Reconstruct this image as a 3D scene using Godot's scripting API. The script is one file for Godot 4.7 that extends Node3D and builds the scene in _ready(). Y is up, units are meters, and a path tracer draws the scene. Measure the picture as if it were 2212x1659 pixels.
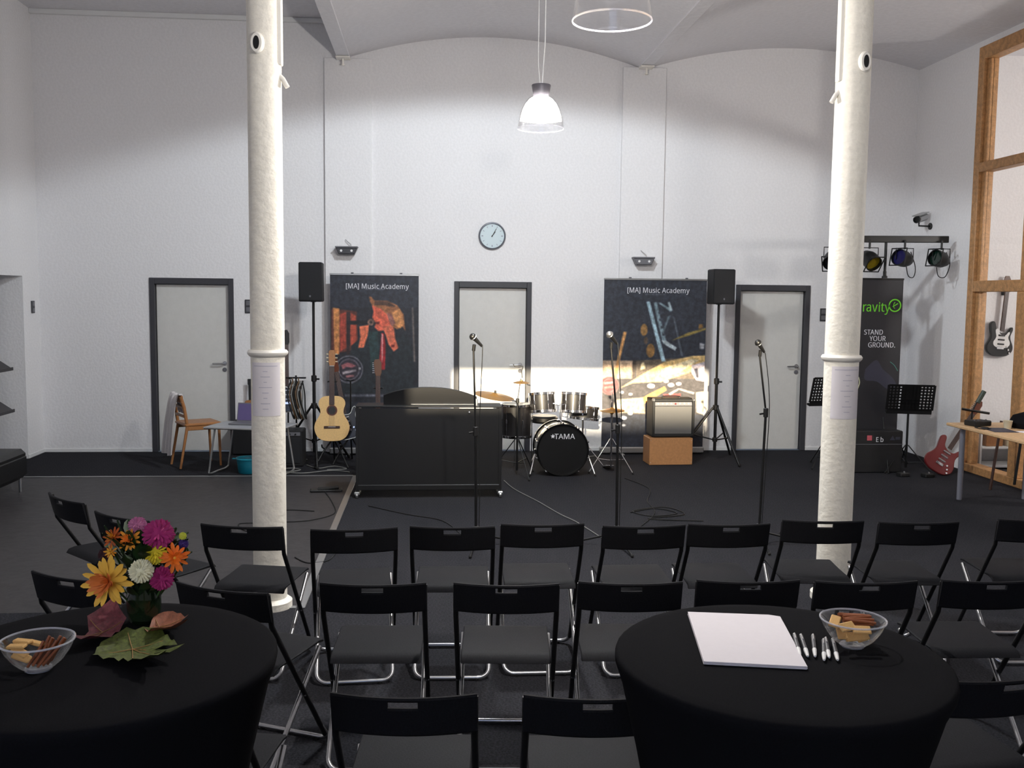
extends Node3D

var M := {}
var used := {}
var noise_img: Image
var rng := RandomNumberGenerator.new()

# ---------------------------------------------------------------- scene tree
func numbered(n: String) -> String:
	if not used.has(n):
		used[n] = 0
		return n
	used[n] += 1
	return "%s_%03d" % [n, used[n]]

func tag(o: Node3D, label: String, category: String, group := "", kind := "") -> Node3D:
	if label: o.set_meta("label", label)
	if category: o.set_meta("category", category)
	if group: o.set_meta("group", group)
	if kind: o.set_meta("kind", kind)
	return o

func thing(called: String, label: String, category: String, at := Vector3.ZERO, turn := 0.0, group := "") -> Node3D:
	var o := Node3D.new()
	o.name = numbered(called)
	add_child(o)
	o.position = at
	o.rotation.y = deg_to_rad(turn)
	tag(o, label, category, group)
	return o

func struct(called: String, label: String, category: String) -> Node3D:
	var o := thing(called, label, category)
	o.set_meta("kind", "structure")
	return o

func part(p: Node3D, called: String, mesh: Mesh, m: Material, at := Vector3.ZERO, rot := Vector3.ZERO, label := "") -> MeshInstance3D:
	var o := MeshInstance3D.new()
	o.name = called
	o.mesh = mesh
	o.material_override = m
	p.add_child(o, true)
	o.position = at
	o.rotation_degrees = rot
	if label: o.set_meta("label", label)
	return o

func solo(called: String, mesh: Mesh, m: Material, label: String, category: String, at := Vector3.ZERO, rot := Vector3.ZERO, group := "") -> MeshInstance3D:
	var o := part(self, numbered(called), mesh, m, at, rot)
	tag(o, label, category, group)
	return o

func copy(o: Node3D, called: String, label: String, at: Vector3, turn: float, group: String) -> Node3D:
	var c: Node3D = o.duplicate()
	c.name = numbered(called)
	add_child(c)
	c.position = at
	c.rotation = Vector3(0, deg_to_rad(turn), 0)
	tag(c, label, o.get_meta("category"), group)
	return c

# ---------------------------------------------------------------- meshes
func arr(v: PackedVector3Array, n: PackedVector3Array, i: PackedInt32Array, uv := PackedVector2Array()) -> ArrayMesh:
	for t in range(0, i.size(), 3):      # every front face runs clockwise and agrees with its normals
		var g := (v[i[t + 1]] - v[i[t]]).cross(v[i[t + 2]] - v[i[t]])
		if g.dot(n[i[t]] + n[i[t + 1]] + n[i[t + 2]]) > 0.0:
			var sw := i[t + 1]
			i[t + 1] = i[t + 2]
			i[t + 2] = sw
	var a := []
	a.resize(Mesh.ARRAY_MAX)
	a[Mesh.ARRAY_VERTEX] = v
	a[Mesh.ARRAY_NORMAL] = n
	if uv.size() == v.size(): a[Mesh.ARRAY_TEX_UV] = uv
	a[Mesh.ARRAY_INDEX] = i
	var m := ArrayMesh.new()
	m.add_surface_from_arrays(Mesh.PRIMITIVE_TRIANGLES, a)
	return m

func join(list: Array) -> ArrayMesh:      # [[mesh, Transform3D], ...] into one mesh
	var v := PackedVector3Array()
	var n := PackedVector3Array()
	var ix := PackedInt32Array()
	for e in list:
		var ms: Mesh = e[0]
		var t: Transform3D = e[1] if e.size() > 1 else Transform3D.IDENTITY
		var nb: Basis = t.basis.inverse().transposed()
		for s in ms.get_surface_count():
			var a: Array = ms.surface_get_arrays(s)
			var av: PackedVector3Array = a[Mesh.ARRAY_VERTEX]
			var an: PackedVector3Array = a[Mesh.ARRAY_NORMAL]
			var ai: PackedInt32Array = a[Mesh.ARRAY_INDEX]
			var b := v.size()
			for k in av.size():
				v.append(t * av[k])
				n.append((nb * an[k]).normalized())
			for k in ai: ix.append(b + k)
	return arr(v, n, ix)

func T(x: float, y: float, z: float, rx := 0.0, ry := 0.0, rz := 0.0, sc := Vector3.ONE) -> Transform3D:
	return Transform3D(Basis.from_euler(Vector3(deg_to_rad(rx), deg_to_rad(ry), deg_to_rad(rz))).scaled_local(sc), Vector3(x, y, z))

func face(v: PackedVector3Array, n: PackedVector3Array, ix: PackedInt32Array, pts: Array) -> void:
	var nn: Vector3 = (pts[1] - pts[0]).cross(pts[2] - pts[0]).normalized()
	var b := v.size()
	for p in pts:
		v.append(p)
		n.append(-nn)
	for k in range(1, pts.size() - 1):
		ix.append(b)
		ix.append(b + k)
		ix.append(b + k + 1)

func cbox(sx: float, sy: float, sz: float, b := 0.0) -> ArrayMesh:    # box with chamfered edges, centred
	var h := Vector3(sx, sy, sz) * 0.5
	b = minf(b, minf(h.x, minf(h.y, h.z)) * 0.95)
	var v := PackedVector3Array()
	var n := PackedVector3Array()
	var ix := PackedInt32Array()
	var c := func(s: Vector3, ax: int) -> Vector3:
		var q := Vector3(s.x * (h.x - b), s.y * (h.y - b), s.z * (h.z - b))
		q[ax] = s[ax] * h[ax]
		return q
	for ax in 3:
		var a1 := (ax + 1) % 3
		var a2 := (ax + 2) % 3
		for sg in [-1.0, 1.0]:
			var pts := []
			for q in [[-1.0, -1.0], [1.0, -1.0], [1.0, 1.0], [-1.0, 1.0]]:
				var s := Vector3.ZERO
				s[ax] = sg
				s[a1] = q[0]
				s[a2] = q[1]
				pts.append(c.call(s, ax))
			if sg > 0: pts.reverse()
			face(v, n, ix, pts)
		if b > 0.0:
			for s1 in [-1.0, 1.0]:
				for s2 in [-1.0, 1.0]:
					var e0 := Vector3.ZERO
					e0[a1] = s1
					e0[a2] = s2
					var e1 := e0
					e0[ax] = -1.0
					e1[ax] = 1.0
					var pts2 := [c.call(e0, a1), c.call(e1, a1), c.call(e1, a2), c.call(e0, a2)]
					if s1 * s2 < 0: pts2.reverse()
					face(v, n, ix, pts2)
	if b > 0.0:
		for x in [-1.0, 1.0]:
			for y in [-1.0, 1.0]:
				for z in [-1.0, 1.0]:
					var s := Vector3(x, y, z)
					var p3 := [c.call(s, 0), c.call(s, 1), c.call(s, 2)]
					if x * y * z > 0: p3.reverse()
					face(v, n, ix, p3)
	return arr(v, n, ix)

func tube(pts: Array, r: float, k := 8, r2 := -1.0) -> ArrayMesh:
	var v := PackedVector3Array()
	var n := PackedVector3Array()
	var ix := PackedInt32Array()
	var cnt := pts.size()
	if r2 < 0.0: r2 = r
	var up := Vector3.UP
	var t0: Vector3 = (pts[1] - pts[0]).normalized()
	if absf(t0.dot(up)) > 0.9: up = Vector3.RIGHT
	var side := t0.cross(up).normalized()
	for i in cnt:
		var t: Vector3 = (pts[mini(i + 1, cnt - 1)] - pts[maxi(i - 1, 0)]).normalized()
		side = (side - t * side.dot(t)).normalized()
		var w := t.cross(side)
		var rr := lerpf(r, r2, float(i) / (cnt - 1))
		for j in k:
			var a := TAU * j / k
			var d := side * cos(a) + w * sin(a)
			v.append(pts[i] + d * rr)
			n.append(d)
	for i in cnt - 1:
		for j in k:
			var a := i * k + j
			var b := i * k + (j + 1) % k
			ix.append_array([a, b, a + k, b, b + k, a + k])
	for e in [0, cnt - 1]:
		var b := v.size()
		var t: Vector3 = (pts[0] - pts[1]).normalized() if e == 0 else (pts[cnt - 1] - pts[cnt - 2]).normalized()
		for j in k:
			v.append(v[e * k + j])
			n.append(t)
		for j in range(1, k - 1): ix.append_array([b, b + j, b + j + 1])
	return arr(v, n, ix)

func curve(pts: Array, sub := 6) -> Array:       # Catmull-Rom through the points
	var out := []
	for i in pts.size() - 1:
		var a = pts[maxi(i - 1, 0)]
		var b = pts[i]
		var c = pts[i + 1]
		var d = pts[mini(i + 2, pts.size() - 1)]
		for s in sub:
			var t := float(s) / sub
			out.append(0.5 * ((2.0 * b) + (c - a) * t + (2.0 * a - 5.0 * b + 4.0 * c - d) * t * t + (3.0 * b - a - 3.0 * c + d) * t * t * t))
	out.append(pts[pts.size() - 1])
	return out

func lathe(prof: Array, seg := 24, arc := TAU) -> ArrayMesh:      # profile of Vector2(radius, height)
	var v := PackedVector3Array()
	var n := PackedVector3Array()
	var ix := PackedInt32Array()
	var m := prof.size()
	var sn := []
	for i in m - 1:
		var d: Vector2 = prof[i + 1] - prof[i]
		sn.append(Vector2(d.y, -d.x).normalized())
	for i in m - 1:
		var ends := [sn[i], sn[i]]
		if i > 0 and sn[i].dot(sn[i - 1]) > 0.75: ends[0] = (sn[i] + sn[i - 1]).normalized()
		if i < m - 2 and sn[i].dot(sn[i + 1]) > 0.75: ends[1] = (sn[i] + sn[i + 1]).normalized()
		var b := v.size()
		for e in 2:
			var p: Vector2 = prof[i + e]
			for j in seg + 1:
				var a := arc * j / seg
				v.append(Vector3(cos(a) * p.x, p.y, sin(a) * p.x))
				n.append(Vector3(cos(a) * ends[e].x, ends[e].y, sin(a) * ends[e].x))
		for j in seg:
			var a := b + j
			var c := b + seg + 1 + j
			ix.append_array([a, c, a + 1, a + 1, c, c + 1])
	return arr(v, n, ix)

func cyl(r: float, h: float, seg := 20, b := 0.0, r_top := -1.0) -> ArrayMesh:     # upright cylinder, base at 0, chamfered rims
	if r_top < 0.0: r_top = r
	return lathe([Vector2(0, 0), Vector2(r - b, 0), Vector2(r, b), Vector2(r_top, h - b), Vector2(r_top - b, h), Vector2(0, h)] if b > 0.0 else [Vector2(0, 0), Vector2(r, 0), Vector2(r_top, h), Vector2(0, h)], seg)

func ball(r: float, sc := Vector3.ONE, k := 12) -> ArrayMesh:
	var prof := []
	for i in k / 2 + 1:
		var a := -PI / 2 + PI * i / (k / 2)
		prof.append(Vector2(maxf(cos(a), 0.0) * r, sin(a) * r))
	return join([[lathe(prof, k), Transform3D(Basis.from_scale(sc), Vector3.ZERO)]])

func extr(poly: Array, depth: float, bev := 0.0) -> ArrayMesh:    # polygon in XY pulled along Z (centred), bevelled rims
	var pp := PackedVector2Array(poly)
	if Geometry2D.is_polygon_clockwise(pp): pp.reverse()
	var m := pp.size()
	var en := []
	for i in m:
		var d := (pp[(i + 1) % m] - pp[i]).normalized()
		en.append(Vector2(d.y, -d.x))
	var inner := PackedVector2Array()
	for i in m:
		var q: Vector2 = en[i] + en[(i + m - 1) % m]
		inner.append(pp[i] - q.normalized() * bev / maxf(0.5, q.length() * 0.5) if q.length() > 0.01 else pp[i])
	var v := PackedVector3Array()
	var n := PackedVector3Array()
	var ix := PackedInt32Array()
	var tri := Geometry2D.triangulate_polygon(inner)
	var h := depth * 0.5
	for s in [1.0, -1.0]:
		var b := v.size()
		for p in inner:
			v.append(Vector3(p.x, p.y, h * s))
			n.append(Vector3(0, 0, s))
		for k in tri: ix.append(b + k)
	var rows := [[pp, h - bev], [pp, -h + bev]]
	if bev > 0.0: rows = [[inner, h], [pp, h - bev], [pp, -h + bev], [inner, -h]]
	for r in rows.size() - 1:
		var slope := 0.0
		if bev > 0.0: slope = [0.7, 0.0, -0.7][r]
		for i in m:
			var i2 := (i + 1) % m
			var n0: Vector2 = en[i]
			var n1: Vector2 = en[i]
			var pr: Vector2 = en[(i + m - 1) % m]
			var nx: Vector2 = en[i2]
			if n0.dot(pr) > 0.75: n0 = (n0 + pr).normalized()
			if n1.dot(nx) > 0.75: n1 = (n1 + nx).normalized()
			var b := v.size()
			for e in [[i, r, n0], [i2, r, n1], [i2, r + 1, n1], [i, r + 1, n0]]:
				var p: Vector2 = rows[e[1]][0][e[0]]
				v.append(Vector3(p.x, p.y, rows[e[1]][1]))
				n.append(Vector3(e[2].x, e[2].y, slope).normalized())
			ix.append_array([b, b + 1, b + 2, b, b + 2, b + 3])
	return arr(v, n, ix)

func sheet(w: float, h: float, t: float) -> ArrayMesh:     # thin board whose front (+Z) carries UVs, base at y = 0
	var v := PackedVector3Array()
	var n := PackedVector3Array()
	var ix := PackedInt32Array()
	var uv := PackedVector2Array()
	var x := w / 2
	face(v, n, ix, [Vector3(-x, h, t / 2), Vector3(x, h, t / 2), Vector3(x, 0, t / 2), Vector3(-x, 0, t / 2)])
	uv.append_array([Vector2(0, 0), Vector2(1, 0), Vector2(1, 1), Vector2(0, 1)])
	face(v, n, ix, [Vector3(x, h, -t / 2), Vector3(-x, h, -t / 2), Vector3(-x, 0, -t / 2), Vector3(x, 0, -t / 2)])
	for q in 4: uv.append(Vector2(0.02, 0.02))
	for e in [[Vector3(-x, 0, 0), Vector3(-x, h, 0)], [Vector3(x, h, 0), Vector3(x, 0, 0)], [Vector3(-x, h, 0), Vector3(x, h, 0)]]:
		var d := Vector3(0, 0, t / 2)
		face(v, n, ix, [e[0] - d, e[1] - d, e[1] + d, e[0] + d])
		for q in 4: uv.append(Vector2(0.02, 0.02))
	return arr(v, n, ix, uv)

func words(text: String, height: float, depth := 0.002, serif := false) -> TextMesh:
	var t := TextMesh.new()
	var f := SystemFont.new()
	f.font_names = PackedStringArray(["Droid Serif" if serif else "Droid Sans"])
	t.font = f
	t.text = text
	t.font_size = 32
	t.pixel_size = height / 23.0
	t.depth = depth
	t.curve_step = 1.5
	return t

# ---------------------------------------------------------------- materials
func mat(c: Color, rough := 0.6, metal := 0.0) -> StandardMaterial3D:
	var m := StandardMaterial3D.new()
	m.albedo_color = c
	m.roughness = rough
	m.metallic = metal
	return m

func grain_tex(c: Color, amount: float, sx := 1, sy := 1, seed_ := 0) -> ImageTexture:     # colour speckled by tiling noise
	var im := Image.create(256, 256, false, Image.FORMAT_RGB8)
	for y in 256:
		for x in 256:
			var a := noise_img.get_pixel((x * sx + seed_) % 256, (y * sy + seed_ * 3) % 256).r
			var b := noise_img.get_pixel((x * 4 * sx + 37 + seed_) % 256, (y * 4 * sy + 11) % 256).r
			var k := 1.0 + amount * ((a - 0.5) * 1.2 + (b - 0.5) * 0.8)
			im.set_pixel(x, y, Color(c.r * k, c.g * k, c.b * k))
	return ImageTexture.create_from_image(im)

func speckled(c: Color, amount: float, rough: float, scale: float, bump := 0.0, sx := 1, sy := 1) -> StandardMaterial3D:
	var m := mat(Color.WHITE, rough)
	m.albedo_texture = grain_tex(c, amount, sx, sy)
	m.uv1_triplanar = true
	m.uv1_world_triplanar = true
	m.uv1_scale = Vector3.ONE * scale
	if bump > 0.0:
		var nm: Image = noise_img.duplicate()
		nm.convert(Image.FORMAT_RGBA8)
		nm.bump_map_to_normal_map(bump)
		m.normal_enabled = true
		m.normal_texture = ImageTexture.create_from_image(nm)
		m.normal_scale = 1.0
	return m

func glass(a := 0.08, c := Color(1, 1, 1)) -> StandardMaterial3D:
	var m := mat(Color(c.r, c.g, c.b, a), 0.03)
	m.transparency = BaseMaterial3D.TRANSPARENCY_ALPHA
	return m

func glow(c: Color, e: float) -> StandardMaterial3D:
	var m := mat(c, 0.4)
	m.emission_enabled = true
	m.emission = c
	m.emission_energy_multiplier = e
	return m

func make_materials() -> void:
	var fn := FastNoiseLite.new()
	fn.seed = 7
	fn.frequency = 0.035
	fn.fractal_octaves = 4
	noise_img = fn.get_seamless_image(256, 256)
	noise_img.convert(Image.FORMAT_RGB8)
	M.wall = speckled(Color(0.90, 0.895, 0.90), 0.03, 0.9, 3.0, 1.2)
	M.ceil = speckled(Color(0.88, 0.875, 0.89), 0.03, 0.92, 1.5, 0.8)
	M.vinyl = speckled(Color(0.225, 0.215, 0.22), 0.16, 0.5, 0.9, 0.3)
	M.carpet = speckled(Color(0.17, 0.17, 0.185), 0.45, 0.92, 7.0, 2.5)
	M.alu = mat(Color(0.72, 0.72, 0.72), 0.35, 0.9)
	M.paint = speckled(Color(0.92, 0.90, 0.855), 0.06, 0.5, 2.2, 1.6)
	M.paint_smooth = mat(Color(0.93, 0.915, 0.885), 0.45)
	M.frame_door = mat(Color(0.22, 0.22, 0.24), 0.5)
	M.door = speckled(Color(0.82, 0.815, 0.80), 0.02, 0.45, 1.0)
	M.steel = mat(Color(0.75, 0.75, 0.76), 0.28, 0.95)
	M.chrome = mat(Color(0.85, 0.85, 0.86), 0.1, 1.0)
	M.white = mat(Color(0.88, 0.88, 0.88), 0.5)
	M.black = mat(Color(0.065, 0.065, 0.07), 0.5)
	M.black_gloss = mat(Color(0.04, 0.04, 0.045), 0.18)
	M.black_metal = mat(Color(0.08, 0.08, 0.085), 0.4, 0.3)
	M.chair = speckled(Color(0.125, 0.125, 0.135), 0.25, 0.6, 14.0, 0.8)
	M.chair.metallic_specular = 0.15
	M.chair_frame = mat(Color(0.09, 0.09, 0.095), 0.4, 0.3)
	M.rubber = mat(Color(0.06, 0.06, 0.06), 0.8)
	M.grey = mat(Color(0.4, 0.4, 0.42), 0.5)
	M.cap_grey = mat(Color(0.36, 0.35, 0.38), 0.45, 0.3)
	M.leather = speckled(Color(0.05, 0.05, 0.055), 0.2, 0.38, 9.0, 1.0)
	M.pine = speckled(Color(0.70, 0.52, 0.34), 0.22, 0.5, 1.6, 0.5, 1, 1)
	M.birch = speckled(Color(0.78, 0.64, 0.48), 0.12, 0.5, 2.0)
	M.spruce = speckled(Color(0.86, 0.71, 0.47), 0.08, 0.3, 5.0)
	M.rosewood = mat(Color(0.22, 0.12, 0.08), 0.4)
	M.mahogany = mat(Color(0.36, 0.17, 0.09), 0.3)
	M.honey = speckled(Color(0.62, 0.42, 0.25), 0.12, 0.4, 3.0)
	M.cloth_black = speckled(Color(0.095, 0.095, 0.105), 0.2, 0.95, 20.0, 0.5)
	M.cloth_black.metallic_specular = 0.12
	M.carpet.metallic_specular = 0.15
	M.vinyl.metallic_specular = 0.3
	M.cloth_white = speckled(Color(0.82, 0.80, 0.80), 0.06, 0.9, 6.0)
	M.paper = speckled(Color(0.86, 0.84, 0.86), 0.01, 0.8, 4.0)
	M.brass = mat(Color(0.80, 0.60, 0.32), 0.28, 0.9)
	M.red = mat(Color(0.40, 0.03, 0.05), 0.2)
	M.red.clearcoat_enabled = true
	M.grille = speckled(Color(0.36, 0.355, 0.35), 0.2, 0.8, 30.0)
	M.glass = glass(0.02, Color(0.1, 0.1, 0.11))
	M.pane = glass(0.015, Color(0.2, 0.22, 0.22))
	M.pane.metallic_specular = 0.2

func _ready() -> void:
	# ------------------------------------------------ camera, sky, sun, exposure
	var cam := Camera3D.new()
	cam.name = "camera"
	add_child(cam)
	var yaw := 0.08409
	var pitch := 0.08976
	var roll := 0.01075
	var fw := Vector3(sin(yaw) * cos(pitch), -sin(pitch), -cos(yaw) * cos(pitch))
	var rt := Vector3(cos(yaw), 0, sin(yaw))
	var up := rt.cross(fw)
	var r2 := rt * cos(roll) + up * sin(roll)
	var u2 := -rt * sin(roll) + up * cos(roll)
	cam.transform = Transform3D(Basis(r2, u2, -fw), Vector3(0, 1.8748, 0))
	cam.fov = rad_to_deg(2.0 * atan(829.5 / 2098.5))
	cam.near = 0.05
	cam.far = 120.0
	cam.current = true
	var we := WorldEnvironment.new()
	var e := Environment.new()
	var sky := Sky.new()
	var sm := ProceduralSkyMaterial.new()
	sm.sky_top_color = Color(0.55, 0.68, 0.90)
	sm.sky_horizon_color = Color(0.86, 0.90, 0.96)
	sm.ground_bottom_color = Color(0.25, 0.24, 0.23)
	sm.ground_horizon_color = Color(0.62, 0.62, 0.62)
	sm.energy_multiplier = 4.8
	sky.sky_material = sm
	e.background_mode = Environment.BG_SKY
	e.sky = sky
	e.ambient_light_source = Environment.AMBIENT_SOURCE_DISABLED
	e.tonemap_mode = Environment.TONE_MAPPER_LINEAR
	e.tonemap_exposure = 1.0
	e.sdfgi_enabled = true
	e.ssao_enabled = true
	e.ssil_enabled = true
	we.environment = e
	add_child(we)
	var sun := DirectionalLight3D.new()
	sun.name = "sun"
	sun.light_color = Color(1.0, 0.93, 0.80)
	sun.light_energy = 6.5
	sun.light_angular_distance = 0.53
	sun.shadow_enabled = true
	add_child(sun)
	sun.look_at_from_position(Vector3.ZERO, Vector3(0.19, -0.2126, -1.0), Vector3.UP)
	make_materials()
	more_materials()
	floodlight(Vector3(0.76, 4.60, -7.25), 72.0, 70.7, 12.0)
	pendant(Vector3(0.703, 2.955, -6.35), "lit pendant lamp with glass bell hanging before the clock", 4.0, 6.0)
	pendant(Vector3(0.673, 2.907, -3.70), "clear glass bell of the pendant lamp hung nearer the chairs", 4.6, 4.0, true)
	# ------------------------------------------------ the room
	build_room()
	column(-0.955, -5.81, 0.098, "white cast-iron column standing on the vinyl floor, with a paper notice", 1.0, 1.535)
	column(2.53, -5.80, 0.103, "white cast-iron column standing on the carpet before the green-lettered banner", -1.0, 1.525)
	notice(-0.955, -5.81, 0.098, 1.165, 1.478, 0.92, "white paper notice taped round the column beside the low folding table")
	notice(2.53, -5.80, 0.103, 1.150, 1.472, 0.95, "white paper notice taped round the column before the green-lettered banner")
	# ------------------------------------------------ the furnishings, large to small
	table_goods()
	chairs()
	digital_piano()
	drum_kit()
	amp_and_box()
	rollup("dark roll-up banner showing a singer with a microphone", -1.16, -0.14, 2.11, -11.42, singer_print(), 1.975, 0.056)
	rollup("dark roll-up banner showing cymbals and drumsticks", 2.045, 3.285, 2.095, -11.42, drum_print(), 1.965, 0.058)
	speaker_on_stand(-1.29, -10.9, 1.795, 2.225, 0.255, -8.0, 0.64, "black tripod speaker stand beside the singer banner", "black loudspeaker on the stand beside the singer banner", 80.0)
	speaker_on_stand(3.295, -10.95, 1.812, 2.21, 0.265, 8.0, 0.62, "black tripod speaker stand beside the drum banner", "black loudspeaker on the stand beside the drum banner", 70.0)
	mic_stand("black straight microphone stand before the middle door", Vector3(0.345, 0, -7.15), Vector3(0.335, 0.88, -7.15), Vector3(0.312, 1.575, -7.14), 100.0, M.black_metal)
	mic_stand("black leaning microphone stand before the drum banner", Vector3(1.405, 0, -7.12), Vector3(1.40, 0.90, -7.13), Vector3(1.325, 1.60, -7.12), 80.0, M.steel)
	mic_stand("black bent microphone stand before the right door", Vector3(2.515, 0, -7.14), Vector3(2.545, 1.02, -7.16), Vector3(2.455, 1.545, -7.12), 95.0, M.black_metal)
	light_bar()
	brand_banner()
	left_corner()
	right_side()
	wall_details()
	floor_things()

# ---------------------------------------------------------------- the room
const ZB := -11.683     # back wall
const XL := -4.506      # left wall
const XR := 5.924       # right wall
const ZR := 3.5         # rear wall, behind the camera

func block(p: Node3D, called: String, a: Vector3, b: Vector3, m: Material, bev := 0.0, label := "") -> MeshInstance3D:    # a box between two corners
	var s := (b - a).abs()
	return part(p, called, cbox(s.x, s.y, s.z, bev), m, (a + b) * 0.5, Vector3.ZERO, label)

func build_room() -> void:
	var f := struct("floor", "dark carpet stage area beside a grey-brown vinyl floor", "floor")
	block(f, "screed", Vector3(-7.0, -0.25, ZB - 0.4), Vector3(9.2, -0.02, ZR + 0.4), M.grey)
	block(f, "vinyl", Vector3(XL - 1.2, -0.03, -10.08), Vector3(-0.775, 0.0, -5.76), M.vinyl, 0.0, "grey-brown vinyl sheet")
	block(f, "carpet", Vector3(-0.775, -0.03, ZB), Vector3(XR + 0.1, 0.0, ZR), M.carpet, 0.0, "charcoal carpet")
	block(f, "carpet", Vector3(XL - 1.2, -0.03, ZB), Vector3(-0.775, 0.0, -10.08), M.carpet, 0.0, "charcoal carpet strip along the wall")
	block(f, "carpet", Vector3(XL - 1.2, -0.03, -5.76), Vector3(-0.775, 0.0, ZR), M.carpet, 0.0, "charcoal carpet under the rows of chairs")
	block(f, "side_room_floor", Vector3(XR + 0.1, -0.03, ZB), Vector3(9.0, 0.0, ZR), M.vinyl, 0.0, "vinyl of the side room")
	var t1 := struct("trim_1", "aluminium edging strip running between vinyl and carpet", "floor trim")
	block(t1, "strip", Vector3(-0.80, 0.0, -10.08), Vector3(-0.745, 0.007, -5.76), M.alu, 0.003)
	block(t1, "strip", Vector3(-1.3, 0.0, -5.80), Vector3(-0.80, 0.006, -5.76), M.alu, 0.002)
	var t2 := struct("trim_2", "thin aluminium edging strip along the back edge of the vinyl", "floor trim")
	block(t2, "strip", Vector3(XL, 0.0, -10.10), Vector3(-0.80, 0.006, -10.07), M.alu, 0.002)

	var wb := struct("wall_back", "white painted back wall with two shallow pilasters", "wall")
	# openings for three doors
	var holes := [[-3.245, -2.325], [0.30, 1.19], [3.745, 4.64]]
	var x0 := XL - 0.3
	for h in holes:
		block(wb, "wall_panel", Vector3(x0, 0, ZB - 0.3), Vector3(h[0], 5.4, ZB), M.wall)
		block(wb, "wall_panel", Vector3(h[0], 2.035, ZB - 0.3), Vector3(h[1], 5.4, ZB), M.wall)
		x0 = h[1]
	block(wb, "wall_panel", Vector3(x0, 0, ZB - 0.3), Vector3(XR + 3.2, 5.4, ZB), M.wall)
	block(wb, "pilaster", Vector3(-1.236, 0.0, ZB), Vector3(-0.697, 4.6, ZB + 0.045), M.wall, 0.006)
	block(wb, "pilaster", Vector3(2.264, 0.0, ZB), Vector3(2.789, 4.6, ZB + 0.045), M.wall, 0.006)
	var t3 := struct("trim_3", "pale strip along the top of the wall under the flat ceiling", "trim")
	block(t3, "strip", Vector3(XL, 4.985, ZB), Vector3(-1.07, 5.04, ZB + 0.05), M.white, 0.006)
	var bb := struct("baseboard_back", "low white baseboard at the foot of the wall", "baseboard")
	for r in [[XL, -3.27], [-2.30, -1.236], [-0.697, 0.275], [1.215, 2.264], [2.789, 3.72], [4.665, XR]]:
		block(bb, "board", Vector3(r[0], 0, ZB), Vector3(r[1], 0.045, ZB + 0.012), M.white, 0.004)

	# three doors: dark frame, pale leaf, lever handle and lock rose
	var d := 1
	for h in holes:
		var lbl: String = ["pale grey door in dark frame behind the wooden chair", "pale grey door in dark frame behind the cymbal", "pale grey door in dark frame behind the microphone by the right speaker stand"][d - 1]
		var dr := struct("door_%d" % d, lbl, "door")
		var a: float = h[0]
		var b: float = h[1]
		var fr := 0.058
		for s in [[a - 0.02, a + fr - 0.02], [b - fr + 0.02, b + 0.02]]:
			block(dr, "jamb", Vector3(s[0], 0, ZB - 0.12), Vector3(s[1], 2.05, ZB + 0.02), M.frame_door, 0.004)
		block(dr, "lintel", Vector3(a + fr - 0.02, 2.05 - fr - 0.015, ZB - 0.12), Vector3(b - fr + 0.02, 2.05, ZB + 0.02), M.frame_door, 0.004)
		var lf := block(dr, "leaf", Vector3(a + fr - 0.015, 0.008, ZB - 0.085), Vector3(b - fr + 0.015, 1.975, ZB - 0.045), M.door, 0.004, "pale grey door leaf")
		var hx: float = (b - 0.105) - lf.position.x
		var zf := 0.022
		var lv := part(lf, "handle", join([[tube([Vector3(hx, 1.05 - lf.position.y, zf), Vector3(hx, 1.05 - lf.position.y, zf + 0.05)], 0.010)], [tube([Vector3(hx, 1.05 - lf.position.y, zf + 0.05), Vector3(hx - 0.03, 1.05 - lf.position.y, zf + 0.055), Vector3(hx - 0.13, 1.048 - lf.position.y, zf + 0.05)], 0.0095)], [cyl(0.026, 0.008, 16, 0.002), T(hx, 1.05 - lf.position.y, zf, 90)]]), M.steel)
		lv.set_meta("label", "brushed steel lever handle")
		part(lf, "lock_rose", join([[cyl(0.026, 0.008, 16, 0.002), T(hx, 0.975 - lf.position.y, zf, 90)], [cyl(0.009, 0.014, 10, 0.002), T(hx, 0.975 - lf.position.y, zf, 90)]]), M.grey)
		block(dr, "back_panel", Vector3(a - 0.02, 0, ZB - 0.3), Vector3(b + 0.02, 2.06, ZB - 0.25), M.frame_door)
		d += 1

	# left wall with the opening of a recess
	var wl := struct("wall_left", "white left wall with an opening to a recess", "wall")
	block(wl, "wall_panel", Vector3(XL - 0.25, 0, ZB), Vector3(XL, 5.4, -11.23), M.wall)
	block(wl, "wall_panel", Vector3(XL - 0.25, 2.045, -11.23), Vector3(XL, 5.4, -8.2), M.wall)
	block(wl, "wall_panel", Vector3(XL - 0.25, 0, -8.2), Vector3(XL, 5.4, ZR), M.wall)
	block(wl, "recess_wall", Vector3(XL - 1.3, 0, -11.45), Vector3(XL - 0.25, 2.3, -11.23), M.wall)
	block(wl, "recess_wall", Vector3(XL - 1.3, 0, -8.2), Vector3(XL - 0.25, 2.3, -8.0), M.wall)
	block(wl, "recess_wall", Vector3(XL - 1.5, 0, -11.45), Vector3(XL - 1.3, 2.3, -8.0), M.wall)
	block(wl, "recess_soffit", Vector3(XL - 1.5, 2.3, -11.45), Vector3(XL - 0.25, 2.45, -8.0), M.wall)
	var bl := struct("baseboard_left", "low white baseboard on the left wall stub", "baseboard")
	block(bl, "board", Vector3(XL, 0, ZB + 0.012), Vector3(XL + 0.012, 0.045, -11.23), M.white, 0.004)

	# right wall with the timber-framed glazing
	var wr := struct("wall_right", "white right wall beside the timber-framed glazing", "wall")
	block(wr, "wall_panel", Vector3(XR, 0, ZB), Vector3(XR + 0.12, 5.4, -10.345), M.wall)
	block(wr, "wall_panel", Vector3(XR, 4.61, -10.345), Vector3(XR + 0.12, 5.4, -6.2), M.wall)
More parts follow.
